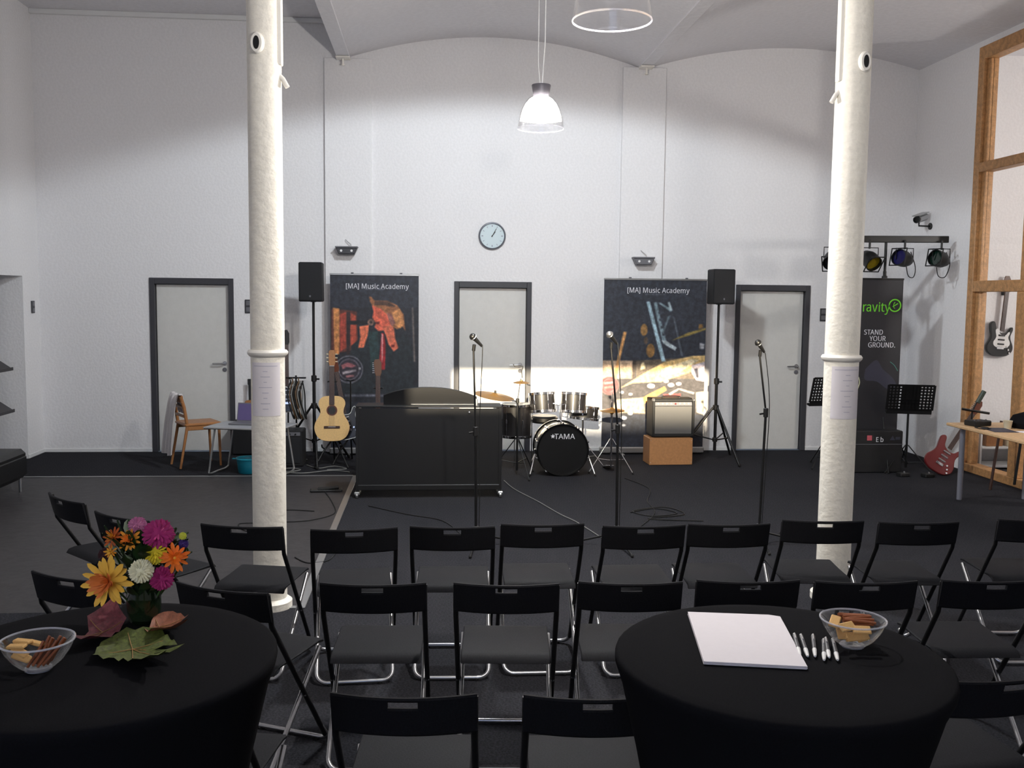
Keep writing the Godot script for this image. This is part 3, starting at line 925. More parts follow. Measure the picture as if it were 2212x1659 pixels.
func table_goods() -> void:
	bar_table(Vector3(0.765, 0, -2.01), 0.36, "black stretch-covered standing table with paper, pens and snack bowl")
	bar_table(Vector3(-0.705, 0, -2.085), 0.372, "black stretch-covered standing table with flowers and leaves")
	# --- right table
	var Y := 1.1005
	var pad := thing("paper_stack", "stack of white paper sheets lying beside the pens", "paper")
	var outl := [Vector2(0.632, -2.284), Vector2(0.825, -2.252), Vector2(0.848, -2.238), Vector2(0.79, -1.92), Vector2(0.58, -1.961)]
	for i in 5:
		var e := []
		for p in outl: e.append(Vector2(p.x + (i % 2) * 0.0015, -(p.y + (i % 3) * 0.001)))
		part(pad, "sheet", join([[extr(e, 0.0012), T(0, 0, 0, -90)]]), M.paper, Vector3(0, Y + 0.001 + i * 0.0015, 0))
	var pens := [[Vector3(0.838, Y, -2.119), Vector3(0.801, Y, -1.987)], [Vector3(0.851, Y, -2.112), Vector3(0.816, Y, -1.981)], [Vector3(0.879, Y, -2.110), Vector3(0.832, Y, -1.980)], [Vector3(0.892, Y, -2.080), Vector3(0.843, Y, -1.958)], [Vector3(0.900, Y, -2.088), Vector3(0.860, Y, -1.972)], [Vector3(0.914, Y, -2.082), Vector3(0.872, Y, -1.956)]]
	for q in pens:
		var a: Vector3 = q[0]
		var b: Vector3 = q[1]
		var pen := thing("ballpoint_pen", "grey ballpoint pen with white tip lying beside the snack bowl", "pen", a + Vector3(0, 0.0055, 0), 0.0, "pens on the standing table")
		var d := (b - a)
		part(pen, "barrel", tube([d * 0.06, d * 0.70], 0.0048, 10), M.pen_grey)
		part(pen, "tip", tube([d * 0.70, d * 0.90, d * 0.97, d], 0.0052, 10, 0.0022), M.white, Vector3.ZERO, Vector3.ZERO, "white tip")
		part(pen, "push_button", tube([Vector3.ZERO, d * 0.06], 0.0032, 8), M.steel)
		part(pen, "clip", tube([d * 0.07 + Vector3(0, 0.006, 0), d * 0.32 + Vector3(0, 0.0062, 0)], 0.0014, 6), M.steel)
	var br := Vector3(0.948, 1.1, -2.055)
	bowl(br, "glass bowl of snacks beside the pens")
	rng.seed = 11
	var stick := tube([Vector3(-0.034, 0, 0), Vector3(-0.012, 0.0005, 0), Vector3(0.012, 0.0005, 0), Vector3(0.034, 0, 0)], 0.0032, 7)
	var cracker := cbox(0.040, 0.006, 0.022, 0.002)
	var gr := "snacks in the bowl by the pens"
	for i in 14:
		var t := (i % 7) / 6.0
		snack("pretzel_stick", "brown pretzel stick lying across the bowl by the pens", stick, M.pretzel, br + Vector3(0.012, 0.050 + 0.009 * (i / 7) + 0.004 * sin(t * PI), -0.036 + 0.046 * t), Vector3(0, rng.randf_range(-14, 14), -3 + rng.randf_range(-4, 4)), gr)
	for q in [[-0.042, 0.058, 0.0, 10, 60, 20], [-0.026, 0.055, 0.028, 35, 20, 5], [0.004, 0.050, 0.036, 30, -10, 0], [-0.030, 0.036, 0.01, 0, 80, 30], [-0.006, 0.030, 0.022, 50, 0, 10], [0.018, 0.026, 0.012, 60, 30, 0], [0.022, 0.040, -0.02, 20, 0, 0]]:
		snack("cracker", "pale cracker in the bowl by the pens", cracker, M.cracker, br + Vector3(q[0], q[1] * 0.98, q[2]), Vector3(q[3], q[4], q[5]), gr)
	# --- left table
	var bl := Vector3(-0.803, 1.1, -2.015)
	bowl(bl, "glass bowl of snacks beside the autumn leaves")
	gr = "snacks in the bowl by the leaves"
	for i in 12:
		var t := i / 11.0
		var a := Vector3(-0.012 + 0.036 * t, 0.013 + 0.003 * (i % 2), 0.024 - 0.014 * (i % 3))
		var b := Vector3(0.006 + 0.046 * t + rng.randf_range(-0.003, 0.003), 0.050 + 0.006 * (i % 3), -0.022 + 0.012 * (i % 2))
		snack("pretzel_stick", "brown pretzel stick leaning in the bowl by the leaves", tube([a, a.lerp(b, 0.5), b], 0.0032, 7), M.pretzel, bl, Vector3.ZERO, gr)
	for q in [[-0.040, 0.050, 0.004, 10, -20, 8], [-0.034, 0.055, -0.012, 5, -26, 4], [-0.024, 0.034, 0.022, 40, -30, -10], [-0.030, 0.042, 0.014, 35, -40, -12], [-0.012, 0.048, -0.020, 0, -30, 0]]:
		snack("cracker", "pale cracker in the bowl by the leaves", cbox(0.044, 0.007, 0.016, 0.002), M.cracker, bl + Vector3(q[0], q[1], q[2]), Vector3(q[3], q[4], q[5]), gr)
	# vase, flowers, leaves
	var vc := Vector3(-0.672, 1.1, -2.30)
	var vs := thing("glass_vase", "small green glass vase holding the bouquet", "vase", vc)
	part(vs, "vase_wall", lathe([Vector2(0, 0), Vector2(0.028, 0), Vector2(0.034, 0.006), Vector2(0.039, 0.03), Vector2(0.039, 0.065), Vector2(0.034, 0.09), Vector2(0.036, 0.108), Vector2(0.033, 0.108), Vector2(0.031, 0.09), Vector2(0.036, 0.065), Vector2(0.036, 0.03), Vector2(0.030, 0.01), Vector2(0, 0.008)], 32), M.vase)
	var greens := thing("bouquet_greenery", "dark green leaves and stems packed in the vase", "greenery", vc)
	greens.set_meta("kind", "stuff")
	var gl := []
	var lm := petal(0.06, 0.03, 0.3)
	for i in 34:
		var a := i * 2.4
		var hgt := 0.02 + 0.13 * (i / 34.0)
		gl.append([lm, Transform3D(Basis(Vector3.UP, a) * Basis(Vector3(0, 0, 1), rng.randf_range(0.5, 1.3)), Vector3(cos(a) * 0.008, hgt, -sin(a) * 0.008))])
	for i in 60:          # leaves filling the gaps between the blooms
		var a := i * 2.4
		var rr := 0.012 + 0.055 * sqrt(i / 60.0)
		gl.append([lm, Transform3D(Basis(Vector3.UP, a + rng.randf_range(-0.4, 0.4)) * Basis(Vector3(0, 0, 1), rng.randf_range(-0.1, 0.9)), Vector3(cos(a) * rr * 0.8, 0.115 + 0.075 * rng.randf(), -0.02 - sin(a) * rr * 0.55))])
	part(greens, "foliage", join(gl), M.foliage)
	var ft := vc + Vector3(0, 0.03, 0)
	pompon("dahlia", "large magenta dahlia at the top of the bouquet", Vector3(-0.632, 1.311, -2.29), 0.070, M.magenta, ft + Vector3(0.01, 0, 0), Vector3(0.2, 0.5, 1))
	pompon("dahlia", "pale lilac dahlia behind the orange flowers", Vector3(-0.688, 1.326, -2.32), 0.042, M.lilac, ft)
	pompon("dahlia", "magenta dahlia low beside the white bloom", Vector3(-0.62, 1.215, -2.265), 0.053, M.magenta, ft + Vector3(0.012, 0, 0.01), Vector3(0.4, 0, 1))
	pompon("dahlia", "creamy white round dahlia in the middle of the bouquet", Vector3(-0.66, 1.238, -2.245), 0.053, M.cream, ft + Vector3(0, 0, 0.01), Vector3(0, 0.2, 1))
	pompon("dahlia", "yellow dahlia just above the white bloom", Vector3(-0.636, 1.272, -2.275), 0.052, M.yellow, ft + Vector3(0.005, 0, 0), Vector3(0.1, 0.6, 0.8))
	daisy("chrysanthemum", "large yellow and peach chrysanthemum drooping over the vase", Vector3(-0.732, 1.218, -2.235), 0.118, Vector3(-0.25, 0.15, 1), M.petal_yellow, M.petal_peach, M.petal_rust, 20, ft + Vector3(-0.012, 0, 0.01))
	daisy("chrysanthemum", "bright orange chrysanthemum on the right of the yellow dahlia", Vector3(-0.590, 1.263, -2.265), 0.070, Vector3(0.35, 0.2, 1), M.petal_orange, M.petal_orange, M.petal_yellow, 14, ft + Vector3(0.015, 0, 0))
	daisy("chrysanthemum", "light orange chrysanthemum beside the large magenta dahlia", Vector3(-0.694, 1.304, -2.275), 0.056, Vector3(-0.1, 0.4, 1), M.petal_gold, M.petal_orange, M.petal_rust, 12, ft)
	daisy("chrysanthemum", "rusty orange chrysanthemum at the outer left of the bouquet", Vector3(-0.732, 1.309, -2.28), 0.052, Vector3(-0.4, 0.5, 1), M.petal_rust, M.petal_gold, M.petal_rust, 12, ft + Vector3(-0.008, 0, 0))
	daisy("chrysanthemum", "small yellow chrysanthemum under the rusty orange one", Vector3(-0.735, 1.277, -2.27), 0.034, Vector3(-0.3, 0.3, 1), M.petal_gold, M.petal_yellow, M.petal_gold, 10, ft + Vector3(-0.01, 0, 0))
	pompon("flower_bud", "tiny lime green bud at the edge of the bouquet", Vector3(-0.577, 1.308, -2.29), 0.017, M.lime, ft + Vector3(0.01, 0, -0.005))
	pompon("flower_bud", "small violet bloom behind the orange chrysanthemum", Vector3(-0.578, 1.287, -2.30), 0.022, M.violet, ft + Vector3(0.012, 0, -0.005))
	pompon("flower_bud", "dark wine red bloom at the left of the bouquet", Vector3(-0.755, 1.262, -2.30), 0.035, M.wine, ft + Vector3(-0.012, 0, -0.005))
	leaf_shape("maple_leaf", "green and brown maple leaf lying in front of the vase", [Vector2(-0.705, -2.045), Vector2(-0.715, -2.13), Vector2(-0.68, -2.195), Vector2(-0.61, -2.20), Vector2(-0.57, -2.14), Vector2(-0.545, -2.10), Vector2(-0.60, -2.085), Vector2(-0.515, -2.043), Vector2(-0.575, -2.03), Vector2(-0.530, -1.961), Vector2(-0.605, -1.985), Vector2(-0.655, -2.025)], 1.106, M.leaf_green, 0.25, Vector2(-0.64, -2.10))
	leaf_shape("maple_leaf", "dull red maple leaf curled beside the vase", [Vector2(-0.775, -2.125), Vector2(-0.765, -2.20), Vector2(-0.79, -2.265), Vector2(-0.75, -2.33), Vector2(-0.70, -2.26), Vector2(-0.70, -2.15), Vector2(-0.735, -2.12)], 1.110, M.leaf_red, 0.45, Vector2(-0.735, -2.20))
	leaf_shape("maple_leaf", "pinkish brown maple leaf on the far side of the vase", [Vector2(-0.645, -2.285), Vector2(-0.605, -2.30), Vector2(-0.560, -2.262), Vector2(-0.590, -2.24), Vector2(-0.545, -2.198), Vector2(-0.578, -2.175), Vector2(-0.60, -2.149), Vector2(-0.64, -2.19)], 1.108, M.leaf_pink, 0.7, Vector2(-0.62, -2.235))

# ---------------------------------------------------------------- printed banners
func fill(im: Image, pts: Array, c: Color, o: Vector2, s: Vector2) -> void:       # solid polygon, scanline by scanline
	var q := []
	for p in pts: q.append((p - o) * s)
	var y0 := 1e9
	var y1 := -1e9
	for p in q:
		y0 = minf(y0, p.y)
		y1 = maxf(y1, p.y)
	for y in range(maxi(0, int(y0)), mini(im.get_height() - 1, int(y1)) + 1):
		var xs := []
		for i in q.size():
			var a: Vector2 = q[i]
			var b: Vector2 = q[(i + 1) % q.size()]
			if (a.y <= y + 0.5) != (b.y <= y + 0.5):
				xs.append(a.x + (y + 0.5 - a.y) / (b.y - a.y) * (b.x - a.x))
		xs.sort()
		for i in range(0, xs.size() - 1, 2):
			var x0 := clampi(int(round(xs[i])), 0, im.get_width())
			var x1 := clampi(int(round(xs[i + 1])), 0, im.get_width())
			if x1 > x0: im.fill_rect(Rect2i(x0, y, x1 - x0, 1), c)

func disc(c: Vector2, r: float, ry := -1.0) -> Array:
	var out := []
	for i in 28: out.append(c + Vector2(cos(TAU * i / 28) * r, sin(TAU * i / 28) * (r if ry < 0 else ry)))
	return out

func c8(r: int, g: int, b: int) -> Color:
	return Color(r / 255.0, g / 255.0, b / 255.0)

func soften(im: Image) -> ImageTexture:
	var w := im.get_width()
	var h := im.get_height()
	im.resize(w / 5, h / 5, Image.INTERPOLATE_LANCZOS)
	im.resize(w, h, Image.INTERPOLATE_CUBIC)
	for y in h:          # the mottled detail of the printed photograph
		for x in w:
			var c := im.get_pixel(x, y)
			var k := 0.66 + 0.50 * noise_img.get_pixel(x % 256, y % 256).r + 0.18 * noise_img.get_pixel((x * 3 + 90) % 256, (y * 3 + 40) % 256).r
			im.set_pixel(x, y, Color(c.r * k, c.g * k, c.b * k))
	return ImageTexture.create_from_image(im)

func V(a: Array) -> Array:
	var o := []
	for i in range(0, a.size(), 2): o.append(Vector2(a[i], a[i + 1]))
	return o

func singer_print() -> ImageTexture:
	var im := Image.create(384, 752, false, Image.FORMAT_RGB8)
	im.fill(c8(44, 47, 57))
	var o := Vector2(60, 55)
	var s := Vector2(384.0 / 1005.0, 752.0 / 1970.0)
	for q in [
		[V([60, 430, 1065, 420, 1065, 1500, 60, 1500]), c8(38, 40, 48)],
		[V([70, 440, 360, 470, 380, 900, 70, 960]), c8(92, 50, 44)],
		[V([92, 430, 165, 440, 160, 960, 105, 960]), c8(196, 130, 78)],
		[V([170, 500, 240, 480, 240, 880, 170, 930]), c8(158, 66, 52)],
		[V([280, 480, 350, 520, 360, 820, 290, 860]), c8(168, 74, 56)],
		[V([244, 480, 290, 480, 280, 960, 240, 960]), c8(52, 38, 40)],
		[V([985, 420, 1005, 420, 1030, 1040, 1008, 1040]), c8(96, 88, 86)],
		[V([500, 300, 525, 300, 560, 345, 700, 345, 820, 395, 895, 500, 915, 690, 880, 640, 820, 670, 760, 640, 700, 560, 560, 440, 510, 360]), c8(150, 98, 66)],
		[V([560, 350, 700, 350, 800, 400, 790, 420, 640, 395, 560, 400]), c8(84, 60, 50)],
		[V([760, 480, 850, 430, 900, 600, 860, 660, 790, 620]), c8(196, 134, 84)],
		[V([530, 400, 640, 440, 720, 520, 750, 600, 710, 670, 610, 700, 562, 650, 575, 600, 535, 540, 550, 470]), c8(206, 96, 74)],
		[V([700, 480, 760, 500, 800, 600, 760, 640, 720, 560]), c8(140, 92, 86)],
		[V([575, 590, 620, 585, 615, 612, 580, 610]), c8(92, 34, 34)],
		[V([300, 860, 480, 700, 640, 690, 720, 860, 900, 690, 1000, 900, 1010, 1400, 180, 1400]), c8(36, 42, 48)],
		[V([490, 700, 600, 690, 620, 1120, 520, 1140]), c8(40, 60, 62)],
		[V([640, 705, 670, 720, 690, 860, 680, 1130, 600, 1140, 625, 900]), c8(150, 38, 44)],
		[V([640, 720, 660, 730, 655, 1000, 640, 1080]), c8(206, 140, 140)],
		[V([388, 640, 500, 620, 485, 740, 440, 880, 375, 885, 400, 760]), c8(218, 116, 84)],
		[V([655, 660, 740, 610, 785, 660, 800, 780, 835, 880, 780, 925, 720, 840, 690, 740]), c8(206, 108, 82)],
		[V([750, 850, 790, 845, 790, 870, 755, 875]), c8(120, 40, 36)],
		[V([250, 578, 480, 572, 480, 616, 250, 622]), c8(30, 28, 32)],
		[disc(Vector2(520, 592), 38), c8(130, 100, 88)],
		[disc(Vector2(520, 592), 18), c8(60, 50, 50)],
		[disc(Vector2(270, 1130), 158), c8(128, 124, 134)],
		[disc(Vector2(270, 1130), 148), c8(42, 44, 54)],
		[disc(Vector2(270, 1130), 122), c8(118, 112, 122)],
		[disc(Vector2(270, 1130), 114), c8(54, 48, 58)],
		[V([180, 1080, 250, 1050, 300, 1060, 350, 1090, 300, 1110, 240, 1100, 200, 1130]), c8(150, 90, 96)],
		[V([190, 1160, 260, 1140, 350, 1130, 350, 1150, 260, 1175, 200, 1190]), c8(150, 140, 146)],
		[V([230, 1200, 320, 1190, 330, 1210, 240, 1225]), c8(150, 100, 104)],
		[disc(Vector2(150, 1160), 13), c8(190, 186, 190)],
		[disc(Vector2(392, 1120), 13), c8(190, 186, 190)]]:
		fill(im, q[0], q[1], o, s)
	rng.seed = 5
	for i in 26:       # the unreadable foot lines of the print
		var x := 225 + i * 17
		fill(im, V([x, 1412, x + rng.randf_range(8, 14), 1412, x + 12, 1440, x, 1440]), c8(112, 114, 126), o, s)
	for i in 18:
		var x := 330 + i * 18
		fill(im, V([x, 1522, x + 10, 1522, x + 10, 1540, x, 1540]), c8(74, 76, 86), o, s)
	for i in 22:       # unreadable line under the heading
		if i == 9 or i == 10: continue
		var x := 460 + i * 10
		fill(im, V([x, 210, x + 7, 210, x + 7, 226, x, 226]), c8(104, 106, 116), o, s)
	return soften(im)

func drum_print() -> ImageTexture:
	var im := Image.create(432, 714, false, Image.FORMAT_RGB8)
	im.fill(c8(46, 50, 60))
	var o := Vector2(95, 90)
	var s := Vector2(432.0 / 810.0, 714.0 / 1339.0)
	for q in [
		[V([90, 735, 335, 735, 335, 880, 90, 880]), c8(176, 150, 126)],
		[V([330, 735, 360, 735, 352, 880, 328, 880]), c8(70, 58, 50)],
		[V([360, 735, 905, 700, 905, 900, 360, 900]), c8(96, 84, 72)],
		[V([252, 505, 280, 508, 228, 740, 205, 900, 178, 900, 205, 735]), c8(190, 140, 88)],
		[disc(Vector2(415, 490), 28, 48), c8(140, 106, 62)],
		[disc(Vector2(432, 575), 16, 30), c8(84, 70, 58)],
		[disc(Vector2(470, 655), 34, 56), c8(134, 100, 58)],
		[V([428, 266, 456, 264, 592, 740, 560, 742]), c8(150, 176, 188)],
		[V([486, 272, 512, 270, 548, 420, 600, 600, 566, 600, 520, 420]), c8(116, 136, 146)],
		[V([520, 274, 540, 272, 640, 330, 622, 346]), c8(110, 128, 136)],
		[V([594, 268, 614, 266, 636, 330, 616, 334]), c8(150, 166, 172)],
		[V([520, 350, 560, 340, 566, 356, 530, 364]), c8(56, 62, 72)],
		[V([530, 400, 556, 396, 560, 412, 536, 418]), c8(56, 62, 72)],
		[V([545, 460, 570, 456, 574, 472, 550, 478]), c8(56, 62, 72)],
		[V([560, 520, 580, 516, 584, 532, 564, 538]), c8(56, 62, 72)],
		[V([600, 380, 622, 372, 570, 520, 556, 520]), c8(84, 98, 106)],
		[V([552, 572, 590, 574, 680, 630, 664, 654, 590, 612]), c8(166, 178, 184)],
		[V([640, 384, 652, 384, 730, 700, 716, 700]), c8(80, 88, 98)],
		[V([630, 576, 760, 510, 905, 470, 905, 486, 770, 535]), c8(128, 112, 62)],
		[V([850, 440, 880, 440, 884, 470, 846, 480]), c8(120, 90, 50)],
		[V([860, 590, 900, 600, 895, 640, 860, 640]), c8(150, 152, 158)],
		[V([95, 880, 905, 880, 905, 1170, 95, 1170]), c8(58, 54, 56)],
		[V([235, 955, 400, 850, 580, 745, 800, 695, 905, 690, 905, 745, 780, 830, 560, 905, 340, 915]), c8(208, 176, 120)],
		[V([560, 800, 800, 720, 860, 730, 700, 830, 560, 860]), c8(232, 214, 176)],
		[V([400, 755, 420, 745, 432, 800, 392, 810]), c8(220, 200, 160)],
		[V([800, 770, 905, 740, 905, 900, 840, 890, 800, 830]), c8(196, 184, 192)],
		[V([820, 800, 850, 790, 860, 870, 840, 870]), c8(60, 58, 70)],
		[V([330, 1085, 470, 1000, 590, 940, 606, 972, 480, 1050, 380, 1110]), c8(206, 140, 70)],
		[V([200, 1050, 420, 1030, 440, 1160, 180, 1150]), c8(184, 160, 130)],
		[V([580, 1004, 720, 1000, 716, 1026, 590, 1030]), c8(176, 60, 60)],
		[V([620, 1000, 700, 955, 830, 990, 820, 1004, 705, 968, 636, 1012]), c8(160, 150, 140)],
		[V([840, 990, 905, 980, 905, 1170, 850, 1150]), c8(206, 190, 160)],
		[disc(Vector2(150, 935), 74), c8(176, 96, 92)],
		[disc(Vector2(150, 935), 68), c8(92, 50, 54)],
		[disc(Vector2(150, 935), 56), c8(176, 92, 90)],
		[disc(Vector2(150, 935), 50), c8(120, 56, 60)],
		[V([110, 910, 190, 900, 194, 916, 112, 926]), c8(196, 120, 114)],
		[V([108, 944, 190, 936, 190, 956, 112, 962]), c8(186, 104, 100)],
		[V([95, 1170, 905, 1170, 905, 1440, 95, 1440]), c8(42, 45, 56)]]:
		fill(im, q[0], q[1], o, s)
	for p in [[480, 938, 30], [640, 930, 26], [600, 900, 20], [250, 990, 16], [320, 1005, 16], [700, 920, 22], [270, 1195, 24], [320, 1160, 20], [365, 1140, 16], [270, 1255, 16], [760, 1050, 14], [560, 1060, 12]]:
		fill(im, disc(Vector2(p[0], p[1]), p[2], p[2] * 0.6), c8(208, 208, 216), o, s)
	for i in 16:
		if i == 7: continue
		var x := 420 + i * 10
		fill(im, V([x, 204, x + 7, 204, x + 7, 212, x, 212]), c8(104, 108, 118), o, s)
	return soften(im)

func rollup(label: String, x0: float, x1: float, top: float, z: float, tex: Texture2D, head_y: float, head_h: float) -> void:
	var w := x1 - x0
	var b := thing("rollup_banner", label, "banner", Vector3((x0 + x1) / 2, 0, z), 0.0)
	var h := top - 0.09
	var m := mat(Color.WHITE, 0.55)
	m.albedo_texture = tex
	part(b, "printed_sheet", sheet(w, h, 0.004), m, Vector3(0, 0.09, 0))
	part(b, "top_rail", cbox(w + 0.01, 0.022, 0.018, 0.004), M.alu, Vector3(0, top, 0))
	part(b, "cassette", cbox(w + 0.03, 0.075, 0.09, 0.012), M.alu, Vector3(0, 0.05, -0.02))
	for s in [-0.3, 0.3]: part(b, "foot", cbox(0.04, 0.014, 0.24, 0.004), M.alu, Vector3(s * w, 0.008, 0.0))
	part(b, "pole", tube([Vector3(0, 0.08, -0.03), Vector3(0, top, -0.012)], 0.008), M.alu)
	for s in [-0.25, 0.3]: part(b, "rail_clip", cbox(0.03, 0.014, 0.02, 0.003), M.grey, Vector3(s * w, top + 0.017, 0))
	part(b, "lettering", words("[MA] Music Academy", head_h), M.print_white, Vector3(0.03, head_y, 0.0035), Vector3.ZERO, "white heading lettering")

# ---------------------------------------------------------------- instruments and gear
func outline(pairs: Array, sub := 4) -> Array:       # mirrored outline from (half width, height) pairs, bottom to top
	var right := []
	for p in pairs: right.append(Vector2(p[0], p[1]))
	var c := curve(right, sub)
	var out := c.duplicate()
	c.reverse()
	for p in c:
		if absf(p.x) > 0.0005: out.append(Vector2(-p.x, p.y))
	return out

func acoustic(at: Vector3, lean: float, turn: float) -> void:
	var g := thing("acoustic_guitar", "natural spruce classical guitar resting on a stand beside the piano", "guitar", at, turn)
	g.rotation_degrees.x = lean
	var o := outline([[0.0, 0.0], [0.09, 0.008], [0.155, 0.05], [0.187, 0.13], [0.178, 0.20], [0.140, 0.268], [0.124, 0.31], [0.128, 0.355], [0.143, 0.40], [0.132, 0.45], [0.085, 0.486], [0.0, 0.493]])
	part(g, "body", extr(o, 0.095, 0.004), M.mahogany)
	part(g, "soundboard", extr(o, 0.004, 0.001), M.spruce, Vector3(0, 0, 0.0485), Vector3.ZERO, "pale spruce top")
	part(g, "rosette", lathe([Vector2(0.043, 0), Vector2(0.058, 0), Vector2(0.058, 0.001), Vector2(0.043, 0.001)], 32), M.mahogany, Vector3(0, 0.335, 0.0507), Vector3(90, 0, 0))
	part(g, "sound_hole", cyl(0.043, 0.0016, 28), M.black, Vector3(0, 0.335, 0.0502), Vector3(90, 0, 0))
	part(g, "bridge", cbox(0.17, 0.026, 0.010, 0.003), M.rosewood, Vector3(0, 0.152, 0.055))
	part(g, "saddle", cbox(0.08, 0.004, 0.006, 0.001), M.white, Vector3(0, 0.155, 0.062))
	part(g, "fretboard", cbox(0.055, 0.42, 0.008, 0.002), M.rosewood, Vector3(0, 0.605, 0.056))
	part(g, "neck", extr([Vector2(-0.026, 0.48), Vector2(0.026, 0.48), Vector2(0.024, 0.82), Vector2(-0.024, 0.82)], 0.022, 0.006), M.mahogany, Vector3(0, 0, 0.040))
	var hd := part(g, "headstock", extr([Vector2(-0.026, 0.82), Vector2(0.026, 0.82), Vector2(0.036, 0.85), Vector2(0.034, 0.975), Vector2(0.02, 0.99), Vector2(-0.02, 0.99), Vector2(-0.034, 0.975), Vector2(-0.036, 0.85)], 0.018, 0.003), M.honey, Vector3(0, 0, 0.04))
	for s in [-1.0, 1.0]:
		for i in 3: part(hd, "tuning_peg", join([[cyl(0.006, 0.02, 8), T(s * 0.033, 0.865 + i * 0.04, 0, 0, 0, -90 * s)], [ball(0.008, Vector3(0.6, 1, 1), 8), T(s * 0.056, 0.865 + i * 0.04, 0)]]), M.cream_plastic)
	part(g, "nut", cbox(0.052, 0.005, 0.012, 0.001), M.white, Vector3(0, 0.818, 0.056))
	for i in 6:
		var x := (i - 2.5)
		part(g, "string", tube([Vector3(x * 0.011, 0.155, 0.0655), Vector3(x * 0.0085, 0.82, 0.063)], 0.0006, 4), M.steel)

func electric(called: String, label: String, at: Vector3, rot: Vector3, body: Material, guard: Material, neck: Material, o: Array, binding := false) -> Node3D:
	var g := thing(called, label, "guitar", at)
	g.rotation_degrees = rot
	part(g, "body", extr(o, 0.045, 0.008), body)
	if binding:
		var lo := []
		for p in o: lo.append(Vector3(p.x, p.y, 0.019))
		lo.append(lo[0])
		part(g, "binding", tube(lo, 0.0045, 6), M.white, Vector3.ZERO, Vector3.ZERO, "white edge binding")
	if guard:
		var go := []
		for p in o: go.append(Vector2(p.x * 0.62 + 0.012, p.y * 0.55 + 0.10))
		part(g, "pickguard", extr(go, 0.003, 0.0006), guard, Vector3(0, 0, 0.024))
	for y in [0.145, 0.195, 0.245]: part(g, "pickup", cbox(0.082, 0.018, 0.010, 0.004), M.black_gloss if guard else M.steel, Vector3(0, y, 0.028))
	part(g, "bridge", cbox(0.085, 0.03, 0.012, 0.003), M.chrome, Vector3(0, 0.10, 0.028))
	for q in [[0.075, 0.12], [0.095, 0.085], [0.11, 0.05]]: part(g, "control_knob", cyl(0.011, 0.014, 12, 0.002), M.chrome, Vector3(q[0], q[1], 0.023), Vector3(90, 0, 0))
	part(g, "neck", cbox(0.046, 0.46, 0.022, 0.006), neck, Vector3(0, 0.53, 0.018))
	part(g, "fretboard", cbox(0.048, 0.47, 0.005, 0.001), M.rosewood, Vector3(0, 0.525, 0.030))
	var hd := part(g, "headstock", extr([Vector2(-0.022, 0.755), Vector2(0.022, 0.755), Vector2(0.034, 0.79), Vector2(0.034, 0.89), Vector2(0.012, 0.93), Vector2(-0.034, 0.925), Vector2(-0.044, 0.90), Vector2(-0.036, 0.80)], 0.014, 0.003), neck, Vector3(0, 0, 0.016))
	for i in 6: part(hd, "tuning_peg", join([[cyl(0.0045, 0.024, 8), T(-0.034, 0.79 + i * 0.02, 0, 0, 0, 90)]]), M.chrome)
	for i in 6: part(g, "string", tube([Vector3((i - 2.5) * 0.0095, 0.10, 0.035), Vector3((i - 2.5) * 0.007, 0.76, 0.035)], 0.0005, 4), M.steel)
	return g

func double_cut() -> Array:      # offset double cutaway body outline
	return curve(V([0.0, 0.0, 0.09, 0.012, 0.150, 0.065, 0.155, 0.13, 0.122, 0.20, 0.115, 0.25, 0.135, 0.31, 0.128, 0.345, 0.100, 0.335, 0.070, 0.285, 0.030, 0.27, -0.030, 0.285, -0.062, 0.315, -0.085, 0.385, -0.115, 0.40, -0.145, 0.37, -0.135, 0.30, -0.120, 0.235, -0.135, 0.18, -0.165, 0.12, -0.150, 0.05, -0.08, 0.005, -0.02, 0.0]), 3)

func guitar_stand(at: Vector3, label: String) -> void:
	var s := thing("guitar_stand", label, "stand", at)
	for x in [-1.0, 1.0]:
		part(s, "front_leg", tube([Vector3(0, 0.30, -0.12), Vector3(x * 0.10, 0.16, 0.0), Vector3(x * 0.18, 0.01, 0.10)], 0.009), M.black_metal)
		part(s, "cradle_arm", tube([Vector3(x * 0.09, 0.20, -0.03), Vector3(x * 0.10, 0.23, 0.06), Vector3(x * 0.10, 0.26, 0.09)], 0.008), M.black)
	part(s, "rear_leg", tube([Vector3(0, 0.32, -0.12), Vector3(0, 0.01, -0.30)], 0.009), M.black_metal)
	part(s, "upright", tube([Vector3(0, 0.28, -0.12), Vector3(0, 0.92, -0.125)], 0.009), M.black_metal)
	part(s, "neck_yoke", tube([Vector3(-0.045, 0.93, -0.05), Vector3(-0.045, 0.93, -0.10), Vector3(0, 0.92, -0.125), Vector3(0.045, 0.93, -0.10), Vector3(0.045, 0.93, -0.05)], 0.007), M.black)

